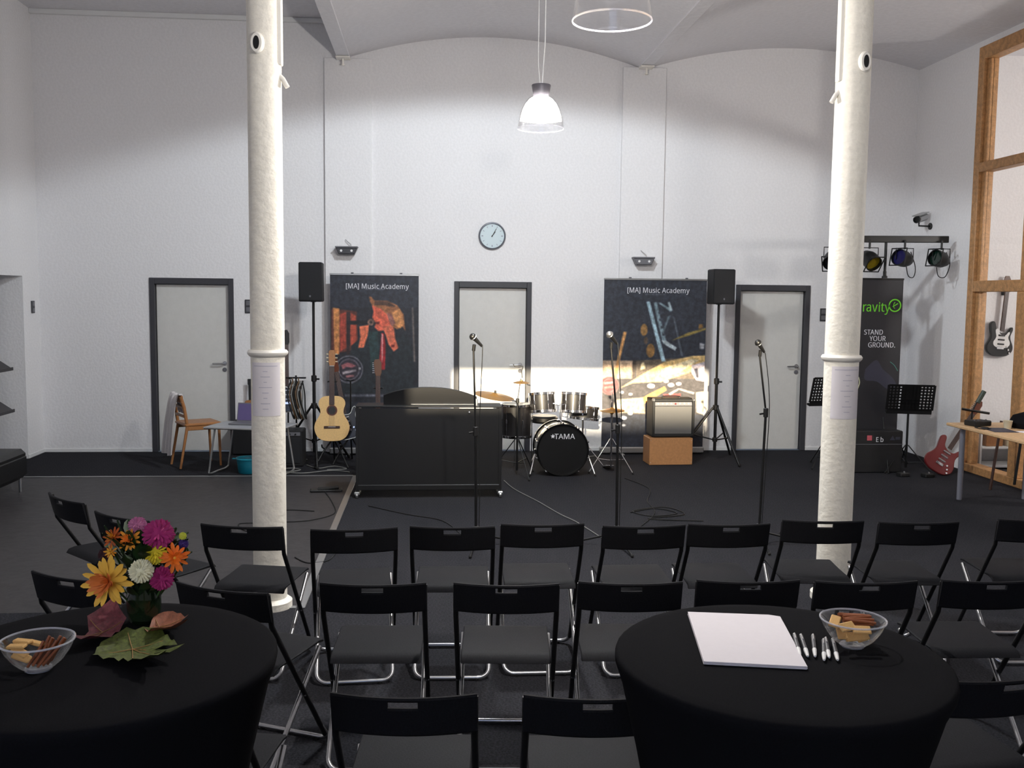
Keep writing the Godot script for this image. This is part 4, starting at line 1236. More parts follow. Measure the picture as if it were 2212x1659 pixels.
func digital_piano() -> void:
	var p := thing("digital_piano", "black digital piano seen from behind with arched music rest", "piano", Vector3(-0.010, 0, -8.955))
	part(p, "back_panel", cbox(1.31, 0.76, 0.018, 0.003), M.piano, Vector3(0, 0.455, -0.014))
	part(p, "kick_rail", cbox(1.31, 0.05, 0.03, 0.004), M.piano, Vector3(0, 0.10, 0.004))
	for s in [-1.0, 1.0]:
		part(p, "side_panel", extr([Vector2(0, 0.055), Vector2(0.0, 0.845), Vector2(-0.26, 0.845), Vector2(-0.42, 0.76), Vector2(-0.42, 0.62), Vector2(-0.26, 0.60), Vector2(-0.24, 0.12), Vector2(-0.40, 0.10), Vector2(-0.40, 0.055)], 0.03, 0.003), M.piano, Vector3(s * 0.66, 0, 0), Vector3(0, -90, 0))
		part(p, "foot", cbox(0.05, 0.03, 0.42, 0.006), M.piano, Vector3(s * 0.66, 0.042, -0.2))
		var w := part(p, "caster", join([[lathe([Vector2(0, -0.011), Vector2(0.022, -0.011), Vector2(0.027, -0.006), Vector2(0.027, 0.006), Vector2(0.022, 0.011), Vector2(0, 0.011)], 20), T(0, 0.027, 0, 0, 0, 90)], [cbox(0.05, 0.03, 0.04, 0.008), T(0, 0.045, 0)]]), M.alu, Vector3(s * 0.665, 0, 0.012))
		w.set_meta("label", "silver caster")
	part(p, "top_lid", cbox(1.35, 0.018, 0.27, 0.005), M.piano, Vector3(0, 0.852, -0.133))
	part(p, "key_bed", cbox(1.29, 0.05, 0.28, 0.006), M.piano, Vector3(0, 0.66, -0.29))
	for i in 52: part(p, "white_key", cbox(0.0222, 0.014, 0.14, 0.002), M.white, Vector3(-0.6 + i * 0.02353, 0.692, -0.35))
	part(p, "top_edge_strip", cbox(0.62, 0.004, 0.012, 0.001), M.alu, Vector3(0.14, 0.862, -0.12))
	var arch := [Vector2(-0.425, 0.0)]
	for i in 21:
		var t := i / 20.0
		arch.append(Vector2(lerpf(-0.425, 0.445, t), 0.085 + 0.085 * (1.0 - pow(absf(2.0 * t - 0.96), 2.2))))
	arch.append(Vector2(0.445, 0.0))
	part(p, "music_rest", extr(arch, 0.018, 0.004), M.piano, Vector3(0, 0.858, -0.14), Vector3(10, 0, 0))
	part(p, "rest_bracket", cbox(0.03, 0.06, 0.03, 0.006), M.steel, Vector3(0.44, 0.885, -0.125))
	part(p, "cable_clip", ball(0.012), M.steel, Vector3(0.37, 0.80, 0.0))

func mic_stand(label: String, base: Vector3, clutch: Vector3, tip: Vector3, turn: float, m_mic: Material) -> void:
	var s := thing("microphone_stand", label, "stand", base)
	var c := clutch - base
	var t := tip - base
	for i in 3:
		var a := deg_to_rad(turn + 120.0 * i)
		var d := Vector3(cos(a), 0, sin(a))
		part(s, "leg", tube([Vector3(0, 0.10, 0) + d * 0.015, d * 0.32 + Vector3(0, 0.012, 0)], 0.008), M.black_metal)
		part(s, "rubber_foot", ball(0.013, Vector3.ONE, 8), M.rubber, d * 0.325 + Vector3(0, 0.013, 0))
	part(s, "hub", cyl(0.024, 0.09, 14, 0.006), M.black, Vector3(0, 0.07, 0))
	part(s, "lower_tube", tube([Vector3(0, 0.03, 0), c], 0.0105), M.black_metal)
	part(s, "clutch", join([[cyl(0.019, 0.07, 12, 0.004), T(c.x, c.y - 0.04, c.z)], [tube([c + Vector3(-0.01, -0.01, 0), c + Vector3(-0.05, -0.015, 0.01)], 0.007)]]), M.black)
	var e := t + (c - t).normalized() * 0.10
	part(s, "upper_tube", tube([c, e], 0.0075), M.black_metal)
	part(s, "microphone_clip", tube([e, e + (t - e) * 0.45 + Vector3(0.006, 0.0, 0.01)], 0.013), M.black)
	var m := thing("microphone", label.replace("stand", "").replace("straight microphone", "microphone").strip_edges() + ", in its clip", "microphone", tip)
	var ax := Vector3(-0.55, 0.55, 0.5).normalized()
	part(m, "handle", tube([-ax * 0.115, -ax * 0.02], 0.010, 10, 0.017), M.black)
	part(m, "grille", ball(0.026), m_mic, ax * 0.005)
	part(m, "band", lathe([Vector2(0.026, -0.003), Vector2(0.0285, 0), Vector2(0.026, 0.003)], 20), M.steel, ax * 0.002).quaternion = Quaternion(Vector3.UP, ax)
	part(s, "hanging_cable", tube(curve([t - ax * 0.115, t + Vector3(0.07, -0.12, -0.02), c + Vector3(0.03, 0.05, -0.01), c * 0.5 + Vector3(0.03, 0, -0.02), Vector3(0.05, 0.006, -0.05), Vector3(0.30, 0.006, -0.35)], 6), 0.0032, 6), M.rubber)

func speaker_on_stand(x: float, z: float, bottom: float, top: float, w: float, turn: float, hub: float, l1: String, l2: String, a0: float) -> void:
	var s := thing("speaker_stand", l1, "stand", Vector3(x, 0, z))
	part(s, "pole", tube([Vector3(0, 0.12, 0), Vector3(0, hub + 0.3, 0)], 0.0185, 12), M.black_metal)
	part(s, "inner_pole", tube([Vector3(0, hub + 0.3, 0), Vector3(0, bottom + 0.05, 0)], 0.0145, 12), M.black_metal)
	part(s, "height_clamp", join([[cyl(0.03, 0.07, 14, 0.006), T(0, hub + 0.27, 0)], [tube([Vector3(0.02, hub + 0.30, 0.01), Vector3(0.06, hub + 0.30, 0.02)], 0.010)]]), M.black)
	part(s, "leg_collar", cyl(0.034, 0.06, 14, 0.006), M.black, Vector3(0, hub - 0.03, 0))
	part(s, "brace_collar", cyl(0.030, 0.05, 14, 0.006), M.black, Vector3(0, 0.22, 0))
	for i in 3:
		var a := deg_to_rad(a0 + 120.0 * i)
		var d := Vector3(cos(a), 0, sin(a))
		var lg := part(s, "leg", tube([Vector3(0, hub, 0) + d * 0.03, d * 0.46 + Vector3(0, 0.018, 0)], 0.0135), M.black_metal)
		part(lg, "rubber_foot", ball(0.02, Vector3.ONE, 8), M.rubber, d * 0.465 + Vector3(0, 0.02, 0))
		part(s, "brace", tube([Vector3(0, 0.245, 0) + d * 0.025, d * 0.255 + Vector3(0, 0.30, 0)], 0.008), M.black_metal)
	var b := thing("loudspeaker", l2, "speaker", Vector3(x, bottom, z), turn)
	var h := top - bottom
	part(b, "cabinet", join([[extr([Vector2(-w / 2, 0.13), Vector2(w / 2, 0.13), Vector2(w * 0.34, -0.13), Vector2(-w * 0.34, -0.13)], h, 0.01), T(0, h / 2, 0, -90, 0, 0, Vector3(1, -1, 1))]]), M.speaker)
	part(b, "grille", cbox(w - 0.025, h - 0.03, 0.008, 0.003), M.grille_black, Vector3(0, h / 2, 0.133))
	part(b, "badge", cbox(0.018, 0.022, 0.004, 0.001), M.grey, Vector3(0.0, 0.06, 0.139))
	part(b, "pole_socket", cyl(0.03, 0.02, 14), M.black, Vector3(0, -0.005, 0))

func drum(t: Node3D, r: float, h: float, xf: Transform3D, lugs: int) -> void:
	var sh := part(t, "shell", lathe([Vector2(r - 0.008, 0.01), Vector2(r - 0.004, 0.006), Vector2(r - 0.004, h - 0.006), Vector2(r - 0.008, h - 0.01)], 36), M.shell)
	sh.transform = xf
	for y in [0.006, h - 0.006]:
		var hp := part(t, "hoop", lathe([Vector2(r - 0.006, -0.014), Vector2(r + 0.006, -0.014), Vector2(r + 0.007, -0.01), Vector2(r + 0.004, 0.0), Vector2(r + 0.007, 0.01), Vector2(r + 0.006, 0.014), Vector2(r - 0.006, 0.014), Vector2(r - 0.006, -0.014)], 36), M.chrome)
		hp.transform = xf * Transform3D(Basis.IDENTITY, Vector3(0, y, 0))
		var hd := part(t, "drum_head", cyl(r - 0.005, 0.002, 36), M.head)
		hd.transform = xf * Transform3D(Basis.IDENTITY, Vector3(0, y + 0.004 * signf(y - h / 2), 0))
	for i in lugs:
		var a := TAU * i / lugs + 0.2
		var d := Vector3(cos(a), 0, sin(a))
		var lg := part(t, "lug", join([[cbox(0.016, 0.045, 0.018, 0.005), Transform3D(Basis(Vector3.UP, -a), d * (r + 0.006) + Vector3(0, h * 0.5, 0))], [tube([d * (r + 0.008) + Vector3(0, 0.0, 0), d * (r + 0.008) + Vector3(0, h, 0)], 0.003, 6)]]), M.chrome)
		lg.transform = xf

func tripod(t: Node3D, m: Material, y: float, r: float, a0: float, at := Vector3.ZERO) -> void:
	for i in 3:
		var a := deg_to_rad(a0 + 120.0 * i)
		var d := Vector3(cos(a), 0, sin(a))
		part(t, "leg", join([[tube([at + Vector3(0, y, 0) + d * 0.015, at + d * r + Vector3(0, 0.012, 0)], 0.006, 6)], [tube([at + Vector3(0, y * 0.35, 0), at + d * r * 0.6 + Vector3(0, y * 0.42, 0)], 0.005, 6)]]), m)
		part(t, "rubber_foot", ball(0.013, Vector3.ONE, 8), M.rubber, at + d * r + Vector3(0, 0.012, 0))

func cymbal(t: Node3D, at: Vector3, r: float, tilt: Vector3) -> void:
	part(t, "cymbal", lathe([Vector2(0.006, 0.030), Vector2(r * 0.10, 0.026), Vector2(r * 0.19, 0.012), Vector2(r * 0.6, 0.005), Vector2(r, -0.006), Vector2(r, -0.008), Vector2(r * 0.6, 0.003), Vector2(r * 0.19, 0.010), Vector2(0.006, 0.028)], 40), M.brass, at, tilt, "golden bronze cymbal")

func drum_kit() -> void:
	var z0 := -10.0
	var bd := thing("bass_drum", "bass drum with black front head lettered in white", "drum", Vector3(1.383, 0.278, z0))
	var r := 0.272
	part(bd, "shell", lathe([Vector2(r - 0.012, 0.02), Vector2(r - 0.008, 0.03), Vector2(r - 0.008, 0.36), Vector2(r - 0.012, 0.37)], 48), M.shell, Vector3.ZERO, Vector3(-90, 0, 0))
	for y in [0.0, 0.37]: part(bd, "hoop", lathe([Vector2(r - 0.014, -0.016), Vector2(r, -0.018), Vector2(r + 0.006, -0.012), Vector2(r + 0.006, 0.014), Vector2(r - 0.010, 0.016), Vector2(r - 0.014, -0.016)], 48), M.black_gloss, Vector3(0, 0, -y), Vector3(-90, 0, 0))
	part(bd, "front_head", cyl(r - 0.010, 0.004, 48), M.drum_black, Vector3(0, 0, -0.004), Vector3(90, 0, 0), "black drum head")
	part(bd, "rear_head", cyl(r - 0.010, 0.003, 48), M.head, Vector3(0, 0, -0.366), Vector3(-90, 0, 0))
	var lt := part(bd, "lettering", words("TAMA", 0.052), M.print_white, Vector3(0.018, 0.142, 0.002), Vector3.ZERO, "white lettering")
	lt.scale = Vector3(1.15, 1, 1)
	var star := []
	for i in 10: star.append(Vector2(sin(TAU * i / 10), cos(TAU * i / 10)) * (0.026 if i % 2 == 0 else 0.011))
	part(bd, "star_emblem", extr(star, 0.002), M.print_white, Vector3(-0.105, 0.145, 0.0015))
	for i in 10:
		var a := TAU * (i + 0.5) / 10
		var d := Vector3(cos(a), sin(a), 0)
		part(bd, "tension_claw", join([[cbox(0.02, 0.03, 0.05, 0.004), Transform3D(Basis(Vector3(0, 0, 1), a - PI / 2), d * (r + 0.004) + Vector3(0, 0, -0.01))], [tube([d * (r + 0.016) + Vector3(0, 0, -0.01), d * (r + 0.012) + Vector3(0, 0, -0.15)], 0.004, 6)], [cbox(0.018, 0.02, 0.05, 0.004), Transform3D(Basis(Vector3(0, 0, 1), a - PI / 2), d * (r + 0.004) + Vector3(0, 0, -0.17))]]), M.chrome)
	for s in [-1.0, 1.0]:
		part(bd, "spur", join([[tube([Vector3(s * 0.27, -0.03, -0.10), Vector3(s * 0.345, -0.262, 0.02)], 0.008)], [cbox(0.03, 0.06, 0.04, 0.006), T(s * 0.272, -0.03, -0.10)]]), M.chrome)
		part(bd, "spur_foot", ball(0.016, Vector3.ONE, 8), M.rubber, Vector3(s * 0.346, -0.262, 0.02))
	part(bd, "tom_mount", join([[cbox(0.08, 0.03, 0.06, 0.006), T(0, 0.285, -0.18)], [tube([Vector3(0, 0.28, -0.18), Vector3(0, 0.47, -0.20)], 0.012)], [tube([Vector3(0, 0.45, -0.20), Vector3(-0.09, 0.47, -0.22)], 0.008)], [tube([Vector3(0, 0.45, -0.20), Vector3(0.09, 0.47, -0.22)], 0.008)]]), M.chrome)
	var t1 := thing("tom_drum", "rack tom mounted on the bass drum, nearest the floor tom", "drum", Vector3(1.202, 0.648, -10.28), 0.0, "rack toms")
	drum(t1, 0.138, 0.20, T(0, 0, 0, -8, 0, 3), 6)
	var t2 := thing("tom_drum", "rack tom mounted on the bass drum, nearest the snare drum", "drum", Vector3(1.527, 0.643, -10.28), 0.0, "rack toms")
	drum(t2, 0.138, 0.205, T(0, 0, 0, -8, 0, -3), 6)
	var ftm := thing("floor_tom", "dark floor tom on chrome legs beside the bass drum", "drum", Vector3(0.925, 0.37, -10.38))
	drum(ftm, 0.165, 0.35, T(0, 0, 0), 6)
	for i in 3:
		var a := deg_to_rad(30 + 120.0 * i)
		part(ftm, "leg", tube([Vector3(cos(a) * 0.185, 0.2, sin(a) * 0.185), Vector3(cos(a) * 0.185, -0.30, sin(a) * 0.185), Vector3(cos(a) * 0.21, -0.365, sin(a) * 0.21)], 0.006, 6), M.chrome)
	var sn := thing("snare_drum", "shallow snare drum behind the rack toms on a tripod stand", "drum", Vector3(1.69, 0.53, -10.62))
	drum(sn, 0.165, 0.14, T(0, 0, 0, -4, 0, -6), 8)
	part(sn, "stand_column", tube([Vector3(0, -0.01, 0), Vector3(0, -0.45, 0)], 0.011), M.chrome)
	tripod(sn, M.chrome, 0.28, 0.24, 20, Vector3(0, -0.53, 0))
	# cymbal stands
	var cs := thing("cymbal_stand", "black boom stand carrying a tilted crash cymbal and a small splash", "cymbal", Vector3(0.905, 0, -10.02))
	part(cs, "lower_tube", tube([Vector3(0, 0.06, 0), Vector3(0.0, 0.80, 0)], 0.011), M.black_metal)
	part(cs, "upper_tube", tube([Vector3(0, 0.80, 0), Vector3(0.035, 1.02, -0.05)], 0.007), M.chrome)
	part(cs, "boom_arm", tube([Vector3(0, 0.79, 0), Vector3(-0.22, 0.80, -0.10)], 0.007), M.chrome)
	part(cs, "boom_clamp", cyl(0.018, 0.05, 12, 0.004), M.black, Vector3(0, 0.77, 0))
	tripod(cs, M.black_metal, 0.40, 0.30, 70)
	cymbal(cs, Vector3(-0.235, 0.835, -0.13), 0.215, Vector3(6, 0, -9))
	part(cs, "wing_nut", cyl(0.012, 0.035, 10, 0.003), M.black, Vector3(-0.225, 0.855, -0.13))
	cymbal(cs, Vector3(0.04, 0.985, -0.05), 0.085, Vector3(3, 0, 0))
	part(cs, "hook", tube(curve([Vector3(0.05, 1.03, -0.05), Vector3(0.045, 1.10, -0.05), Vector3(0.055, 1.15, -0.05), Vector3(0.02, 1.145, -0.05), Vector3(-0.03, 1.15, -0.05), Vector3(-0.045, 1.175, -0.05)], 5), 0.006, 6), M.black)
	var hh := thing("hi_hat_stand", "chrome hi-hat stand with a pair of small cymbals", "cymbal", Vector3(1.945, 0, -10.25))
	part(hh, "tube", tube([Vector3(0, 0.05, 0), Vector3(0, 0.64, 0)], 0.011), M.chrome)
	part(hh, "pull_rod", tube([Vector3(0, 0.62, 0), Vector3(0, 0.86, 0)], 0.004, 6), M.chrome)
	cymbal(hh, Vector3(0, 0.672, 0), 0.135, Vector3(2, 0, 2))
	cymbal(hh, Vector3(0, 0.655, 0), 0.135, Vector3(180, 0, 0))
	part(hh, "hi_hat_clutch", cyl(0.012, 0.06, 10, 0.003), M.chrome, Vector3(0, 0.70, 0))
	tripod(hh, M.chrome, 0.36, 0.27, 40)
	part(hh, "foot_plate", cbox(0.09, 0.012, 0.26, 0.004), M.chrome, Vector3(0, 0.035, -0.16), Vector3(-12, 0, 0))
	var pd := thing("drum_pedal", "chrome bass drum pedal behind the bass drum", "pedal", Vector3(1.40, 0, -10.46))
	part(pd, "footboard", cbox(0.085, 0.012, 0.27, 0.004), M.chrome, Vector3(0, 0.05, -0.12), Vector3(-14, 0, 0))
	part(pd, "posts", join([[tube([Vector3(-0.06, 0, 0), Vector3(-0.06, 0.19, 0), Vector3(0.06, 0.19, 0), Vector3(0.06, 0, 0)], 0.008)]]), M.chrome)
	part(pd, "beater", join([[tube([Vector3(0, 0.19, 0), Vector3(0, 0.36, -0.03)], 0.004, 6)], [ball(0.026), T(0, 0.37, -0.03)]]), M.white)
	part(pd, "base_plate", cbox(0.14, 0.008, 0.33, 0.003), M.black, Vector3(0, 0.004, -0.13))
	var th := thing("drum_stool", "round black drum stool behind the snare drum", "stool", Vector3(1.30, 0, -11.0))
	part(th, "seat", cyl(0.16, 0.08, 28, 0.02), M.leather, Vector3(0, 0.44, 0))
	part(th, "column", tube([Vector3(0, 0.1, 0), Vector3(0, 0.45, 0)], 0.014), M.chrome)
	tripod(th, M.chrome, 0.30, 0.25, 10)

func amp_and_box() -> void:
	var bx := thing("wooden_box", "light brown wooden box drum carrying the guitar amplifier", "box", Vector3(2.70, 0, -10.79), 2.0)
	part(bx, "body", cbox(0.50, 0.305, 0.28, 0.006), M.box_wood, Vector3(0, 0.1535, -0.005))
	part(bx, "front_plate", cbox(0.496, 0.30, 0.006, 0.002), M.box_front, Vector3(0, 0.1535, 0.138), Vector3.ZERO, "orange-brown front plate")
	for sx in [-1.0, 1.0]:
		for sy in [0.03, 0.28]: part(bx, "screw", cyl(0.004, 0.002, 8), M.steel, Vector3(sx * 0.235, sy, 0.141), Vector3(90, 0, 0))
	var a := thing("guitar_amplifier", "black combo amplifier with grey grille on the wooden box", "amplifier", Vector3(2.735, 0.307, -10.84), 2.0)
	part(a, "cabinet", join([[cbox(0.49, 0.43, 0.015, 0.004), T(0, 0.22, -0.12)], [cbox(0.03, 0.43, 0.26, 0.006), T(-0.23, 0.22, 0)], [cbox(0.03, 0.43, 0.26, 0.006), T(0.23, 0.22, 0)], [cbox(0.49, 0.03, 0.26, 0.006), T(0, 0.42, 0)], [cbox(0.49, 0.03, 0.26, 0.006), T(0, 0.02, 0)]]), M.tolex)
	part(a, "grille_cloth", cbox(0.43, 0.315, 0.012, 0.003), M.grille, Vector3(0, 0.195, 0.115), Vector3.ZERO, "silver grey grille cloth")
	part(a, "control_panel", cbox(0.43, 0.045, 0.012, 0.003), M.grey, Vector3(0, 0.378, 0.112), Vector3(-20, 0, 0))
	for i in 8: part(a, "control_knob", cyl(0.010, 0.016, 12, 0.002), M.red if i == 4 else M.cream_plastic, Vector3(-0.18 + i * 0.05, 0.378, 0.118), Vector3(70, 0, 0))
	part(a, "carry_handle", tube(curve([Vector3(-0.10, 0.435, 0), Vector3(-0.09, 0.455, 0), Vector3(0.09, 0.455, 0), Vector3(0.10, 0.435, 0)], 5), 0.008), M.black)
	for sx in [-1.0, 1.0]: part(a, "corner_cap", cbox(0.035, 0.035, 0.03, 0.008), M.steel, Vector3(sx * 0.233, 0.424, 0.120))

func music_stand(label: String, at: Vector3, turn: float, desk_y: float) -> void:
	var s := thing("music_stand", label, "music stand", at, turn)
	tripod(s, M.black_metal, 0.30, 0.28, 30)
	part(s, "pole", tube([Vector3(0, 0.05, 0), Vector3(0, desk_y, 0)], 0.012), M.black_metal)
	# perforated desk: bars between the punched holes
	var w := 0.47
	var h := 0.33
	var d := Node3D.new()
	var hole := 0.017
	var list := []
	var nx := 13
	var ny := 8
	var px := w / nx
	var py := (h - 0.05) / ny
	for j in ny + 1: list.append([cbox(w, py - hole if j > 0 and j < ny else py * 0.7, 0.003), T(0, 0.045 + j * py, 0)])
	for i in nx + 1:
		list.append([cbox(px - hole if i > 0 and i < nx else px * 0.8, h - 0.04, 0.003), T(-w / 2 + i * px, 0.045 + (h - 0.05) / 2, 0)])
	list.append([cbox(0.20, h - 0.04, 0.003), T(0, 0.18, 0)])
	list.append([cbox(w, 0.05, 0.003), T(0, 0.02, 0)])
	d.free()
	var dk := part(s, "desk", join(list), M.black, Vector3(0, desk_y - 0.13, 0.02), Vector3(-16, 180, 0))
	part(dk, "ledge", cbox(w, 0.004, 0.05, 0.001), M.black, Vector3(0, -0.005, 0.024))
	part(dk, "ledge_lip", cbox(w, 0.02, 0.003, 0.001), M.black, Vector3(0, 0.002, 0.049))

func par_can(p: Node3D, at: Vector3, rot: Vector3, lens: Material) -> void:
	var c := part(p, "spotlight_can", lathe([Vector2(0, -0.10), Vector2(0.045, -0.10), Vector2(0.055, -0.085), Vector2(0.085, -0.02), Vector2(0.092, 0.02), Vector2(0.092, 0.11), Vector2(0.084, 0.11), Vector2(0.084, 0.07)], 28), M.black_metal, at, rot)
	part(c, "lens", cyl(0.084, 0.006, 28), lens, Vector3(0, 0.066, 0))
	part(c, "gel_frame", join([[cbox(0.20, 0.012, 0.012, 0.003), T(0, 0.115, 0.095)], [cbox(0.20, 0.012, 0.012, 0.003), T(0, 0.115, -0.095)], [cbox(0.012, 0.012, 0.20, 0.003), T(0.095, 0.115, 0)], [cbox(0.012, 0.012, 0.20, 0.003), T(-0.095, 0.115, 0)]]), M.black)
	part(p, "yoke", tube([at + Vector3(-0.10, 0.0, 0), at + Vector3(-0.10, 0.12, 0), at + Vector3(0.10, 0.12, 0), at + Vector3(0.10, 0.0, 0)], 0.006, 6), M.black_metal)
	part(p, "clamp_bolt", cyl(0.012, 0.10, 10, 0.003), M.black_metal, at + Vector3(0, 0.11, 0))

func light_bar() -> void:
	var s := thing("stage_light_stand", "black T-bar lighting stand carrying four spotlight cans", "light stand", Vector3(5.045, 0, -10.52))
	part(s, "pole", tube([Vector3(0, 0.1, 0), Vector3(0, 2.2, 0)], 0.019, 12), M.black_metal)
	part(s, "inner_pole", tube([Vector3(0, 2.15, 0), Vector3(0, 2.52, 0)], 0.015, 12), M.black_metal)
	part(s, "height_clamp", cyl(0.03, 0.06, 12, 0.006), M.black, Vector3(0, 2.09, 0))
	part(s, "crossbar", cbox(1.36, 0.075, 0.04, 0.006), M.black_metal, Vector3(0.06, 2.555, 0), Vector3(0, 3, 0.8))
	tripod(s, M.black_metal, 0.9, 0.48, 100)
	for q in [[-0.62, 0, 30, -20], [-0.20, 1, 40, 12], [0.205, 2, 20, 60], [0.63, 3, 15, 60]]:
		par_can(s, Vector3(q[0], 2.335, 0.03), Vector3([125, 125, 78, 78][q[1]], [-30, 12, -62, -66][q[1]], 0), [M.lens_dark, M.lens_yellow, M.lens_blue, M.lens_green][q[1]])
	part(s, "looped_cable", tube(curve([Vector3(0.29, 2.42, 0.0), Vector3(0.33, 2.25, 0.04), Vector3(0.31, 2.14, 0.05), Vector3(0.25, 2.15, 0.05), Vector3(0.22, 2.26, 0.05)], 6), 0.005, 6), M.rubber)
	part(s, "looped_cable", tube(curve([Vector3(0.70, 2.42, 0.0), Vector3(0.73, 2.30, 0.04), Vector3(0.68, 2.15, 0.05), Vector3(0.60, 2.15, 0.05), Vector3(0.57, 2.25, 0.05)], 6), 0.005, 6), M.rubber)
	var cm := thing("security_camera", "silver security camera on a wall arm above the light bar", "camera", Vector3(XR, 2.76, -11.22))
	part(cm, "wall_plate", cyl(0.04, 0.02, 16, 0.004), M.black, Vector3(0, 0, 0), Vector3(0, 0, 90))
	part(cm, "arm", tube([Vector3(-0.02, 0, 0), Vector3(-0.17, 0.0, 0.04), Vector3(-0.17, 0.04, 0.04)], 0.010), M.black)
	var bd := part(cm, "housing", join([[cbox(0.085, 0.08, 0.19, 0.02)], [cbox(0.10, 0.012, 0.22, 0.004), T(0, 0.047, 0.01)]]), M.alu, Vector3(-0.13, 0.095, 0.02), Vector3(15, -58, 0))
	part(bd, "lens_hood", lathe([Vector2(0, 0), Vector2(0.040, 0), Vector2(0.040, 0.03), Vector2(0.030, 0.03), Vector2(0.026, 0.012), Vector2(0, 0.012)], 20), M.black, Vector3(0, 0, 0.09), Vector3(90, 0, 0))

func brand_banner() -> void:
	var z := -10.34
	var b := thing("rollup_banner", "black roll-up banner with green lettering before the light stand", "banner", Vector3(4.905, 0, z))
	part(b, "printed_sheet", sheet(0.545, 1.76, 0.004), M.banner_black, Vector3(0, 0.345, 0))
	part(b, "top_rail", cbox(0.555, 0.02, 0.018, 0.004), M.black, Vector3(0, 2.11, 0))
	part(b, "pole", tube([Vector3(0, 0.1, -0.02), Vector3(0, 2.1, -0.012)], 0.008), M.alu)
	part(b, "cassette", cbox(0.57, 0.07, 0.10, 0.012), M.black, Vector3(0, 0.31, -0.02))
	for s in [-0.2, 0.2]: part(b, "foot", tube([Vector3(s, 0.29, -0.02), Vector3(s * 1.2, 0.01, 0.0)], 0.012), M.black)
	var lt := part(b, "lettering", words("gravity", 0.10), M.print_green, Vector3(-0.065, 1.80, 0.0035), Vector3.ZERO, "bright green lettering")
	lt.scale = Vector3(0.92, 1, 1)
	part(b, "emblem", join([[lathe([Vector2(0.058, -0.001), Vector2(0.072, -0.001), Vector2(0.072, 0.001), Vector2(0.058, 0.001), Vector2(0.058, -0.001)], 32), T(0, 0, 0, 90)], [lathe([Vector2(0.026, -0.001), Vector2(0.038, -0.001), Vector2(0.038, 0.001), Vector2(0.026, 0.001), Vector2(0.026, -0.001)], 24, 5.0), T(0, 0, 0, 90, 40, 0)], [cbox(0.07, 0.011, 0.002), T(0.005, 0.004, 0, 0, 0, 32)]]), M.print_green, Vector3(0.185, 1.822, 0.0035))
	part(b, "lettering", words("STAND", 0.052), M.print_white, Vector3(-0.045, 1.525, 0.0035))
	part(b, "lettering", words("YOUR", 0.052), M.print_white, Vector3(0.005, 1.455, 0.0035))
	part(b, "lettering", words("GROUND.", 0.052), M.print_white, Vector3(0.055, 1.385, 0.0035))
	# dim printed picture: bluish hand and pale curves
	part(b, "printed_picture", extr(curve(V([-0.12, 1.12, 0.0, 1.22, 0.08, 1.12, 0.20, 1.02, 0.24, 0.93, 0.14, 0.90, 0.02, 0.98, -0.12, 1.0, -0.12, 1.12]), 4).slice(0, -1), 0.001), M.print_dim, Vector3(0, 0, 0.0028))
	part(b, "printed_arc", tube(curve([Vector3(0.16, 1.20, 0.003), Vector3(0.21, 1.16, 0.003), Vector3(0.25, 1.10, 0.003)], 5), 0.004, 6), M.print_teal)
	part(b, "printed_arc", tube(curve([Vector3(-0.195, 1.03, 0.003), Vector3(-0.18, 0.97, 0.003), Vector3(-0.20, 0.90, 0.003)], 5), 0.007, 6), M.print_pale)
	var fb := thing("flight_case", "low black box with a strip of small logos below the green-lettered banner", "case", Vector3(4.86, 0, -10.12))
	part(fb, "body", cbox(0.56, 0.46, 0.18, 0.01), M.case_black, Vector3(0, 0.231, -0.08))
	part(fb, "logo_patch", cbox(0.055, 0.055, 0.002), M.print_pink, Vector3(-0.10, 0.385, 0.0115))
	part(fb, "lettering", words("E", 0.05), M.print_white, Vector3(-0.012, 0.365, 0.0115))
	part(fb, "lettering", words("b", 0.05), M.print_white, Vector3(0.04, 0.365, 0.0115))
	part(fb, "logo_patch", extr(V([0.13, 0.36, 0.19, 0.36, 0.16, 0.41]), 0.002), M.print_dim, Vector3(0, 0, 0.0115))
	part(fb, "logo_patch", cbox(0.05, 0.03, 0.002), M.print_dim, Vector3(0.22, 0.38, 0.0115))
	part(fb, "lid_seam", cbox(0.562, 0.006, 0.182, 0.001), M.grey, Vector3(0, 0.315, -0.08))

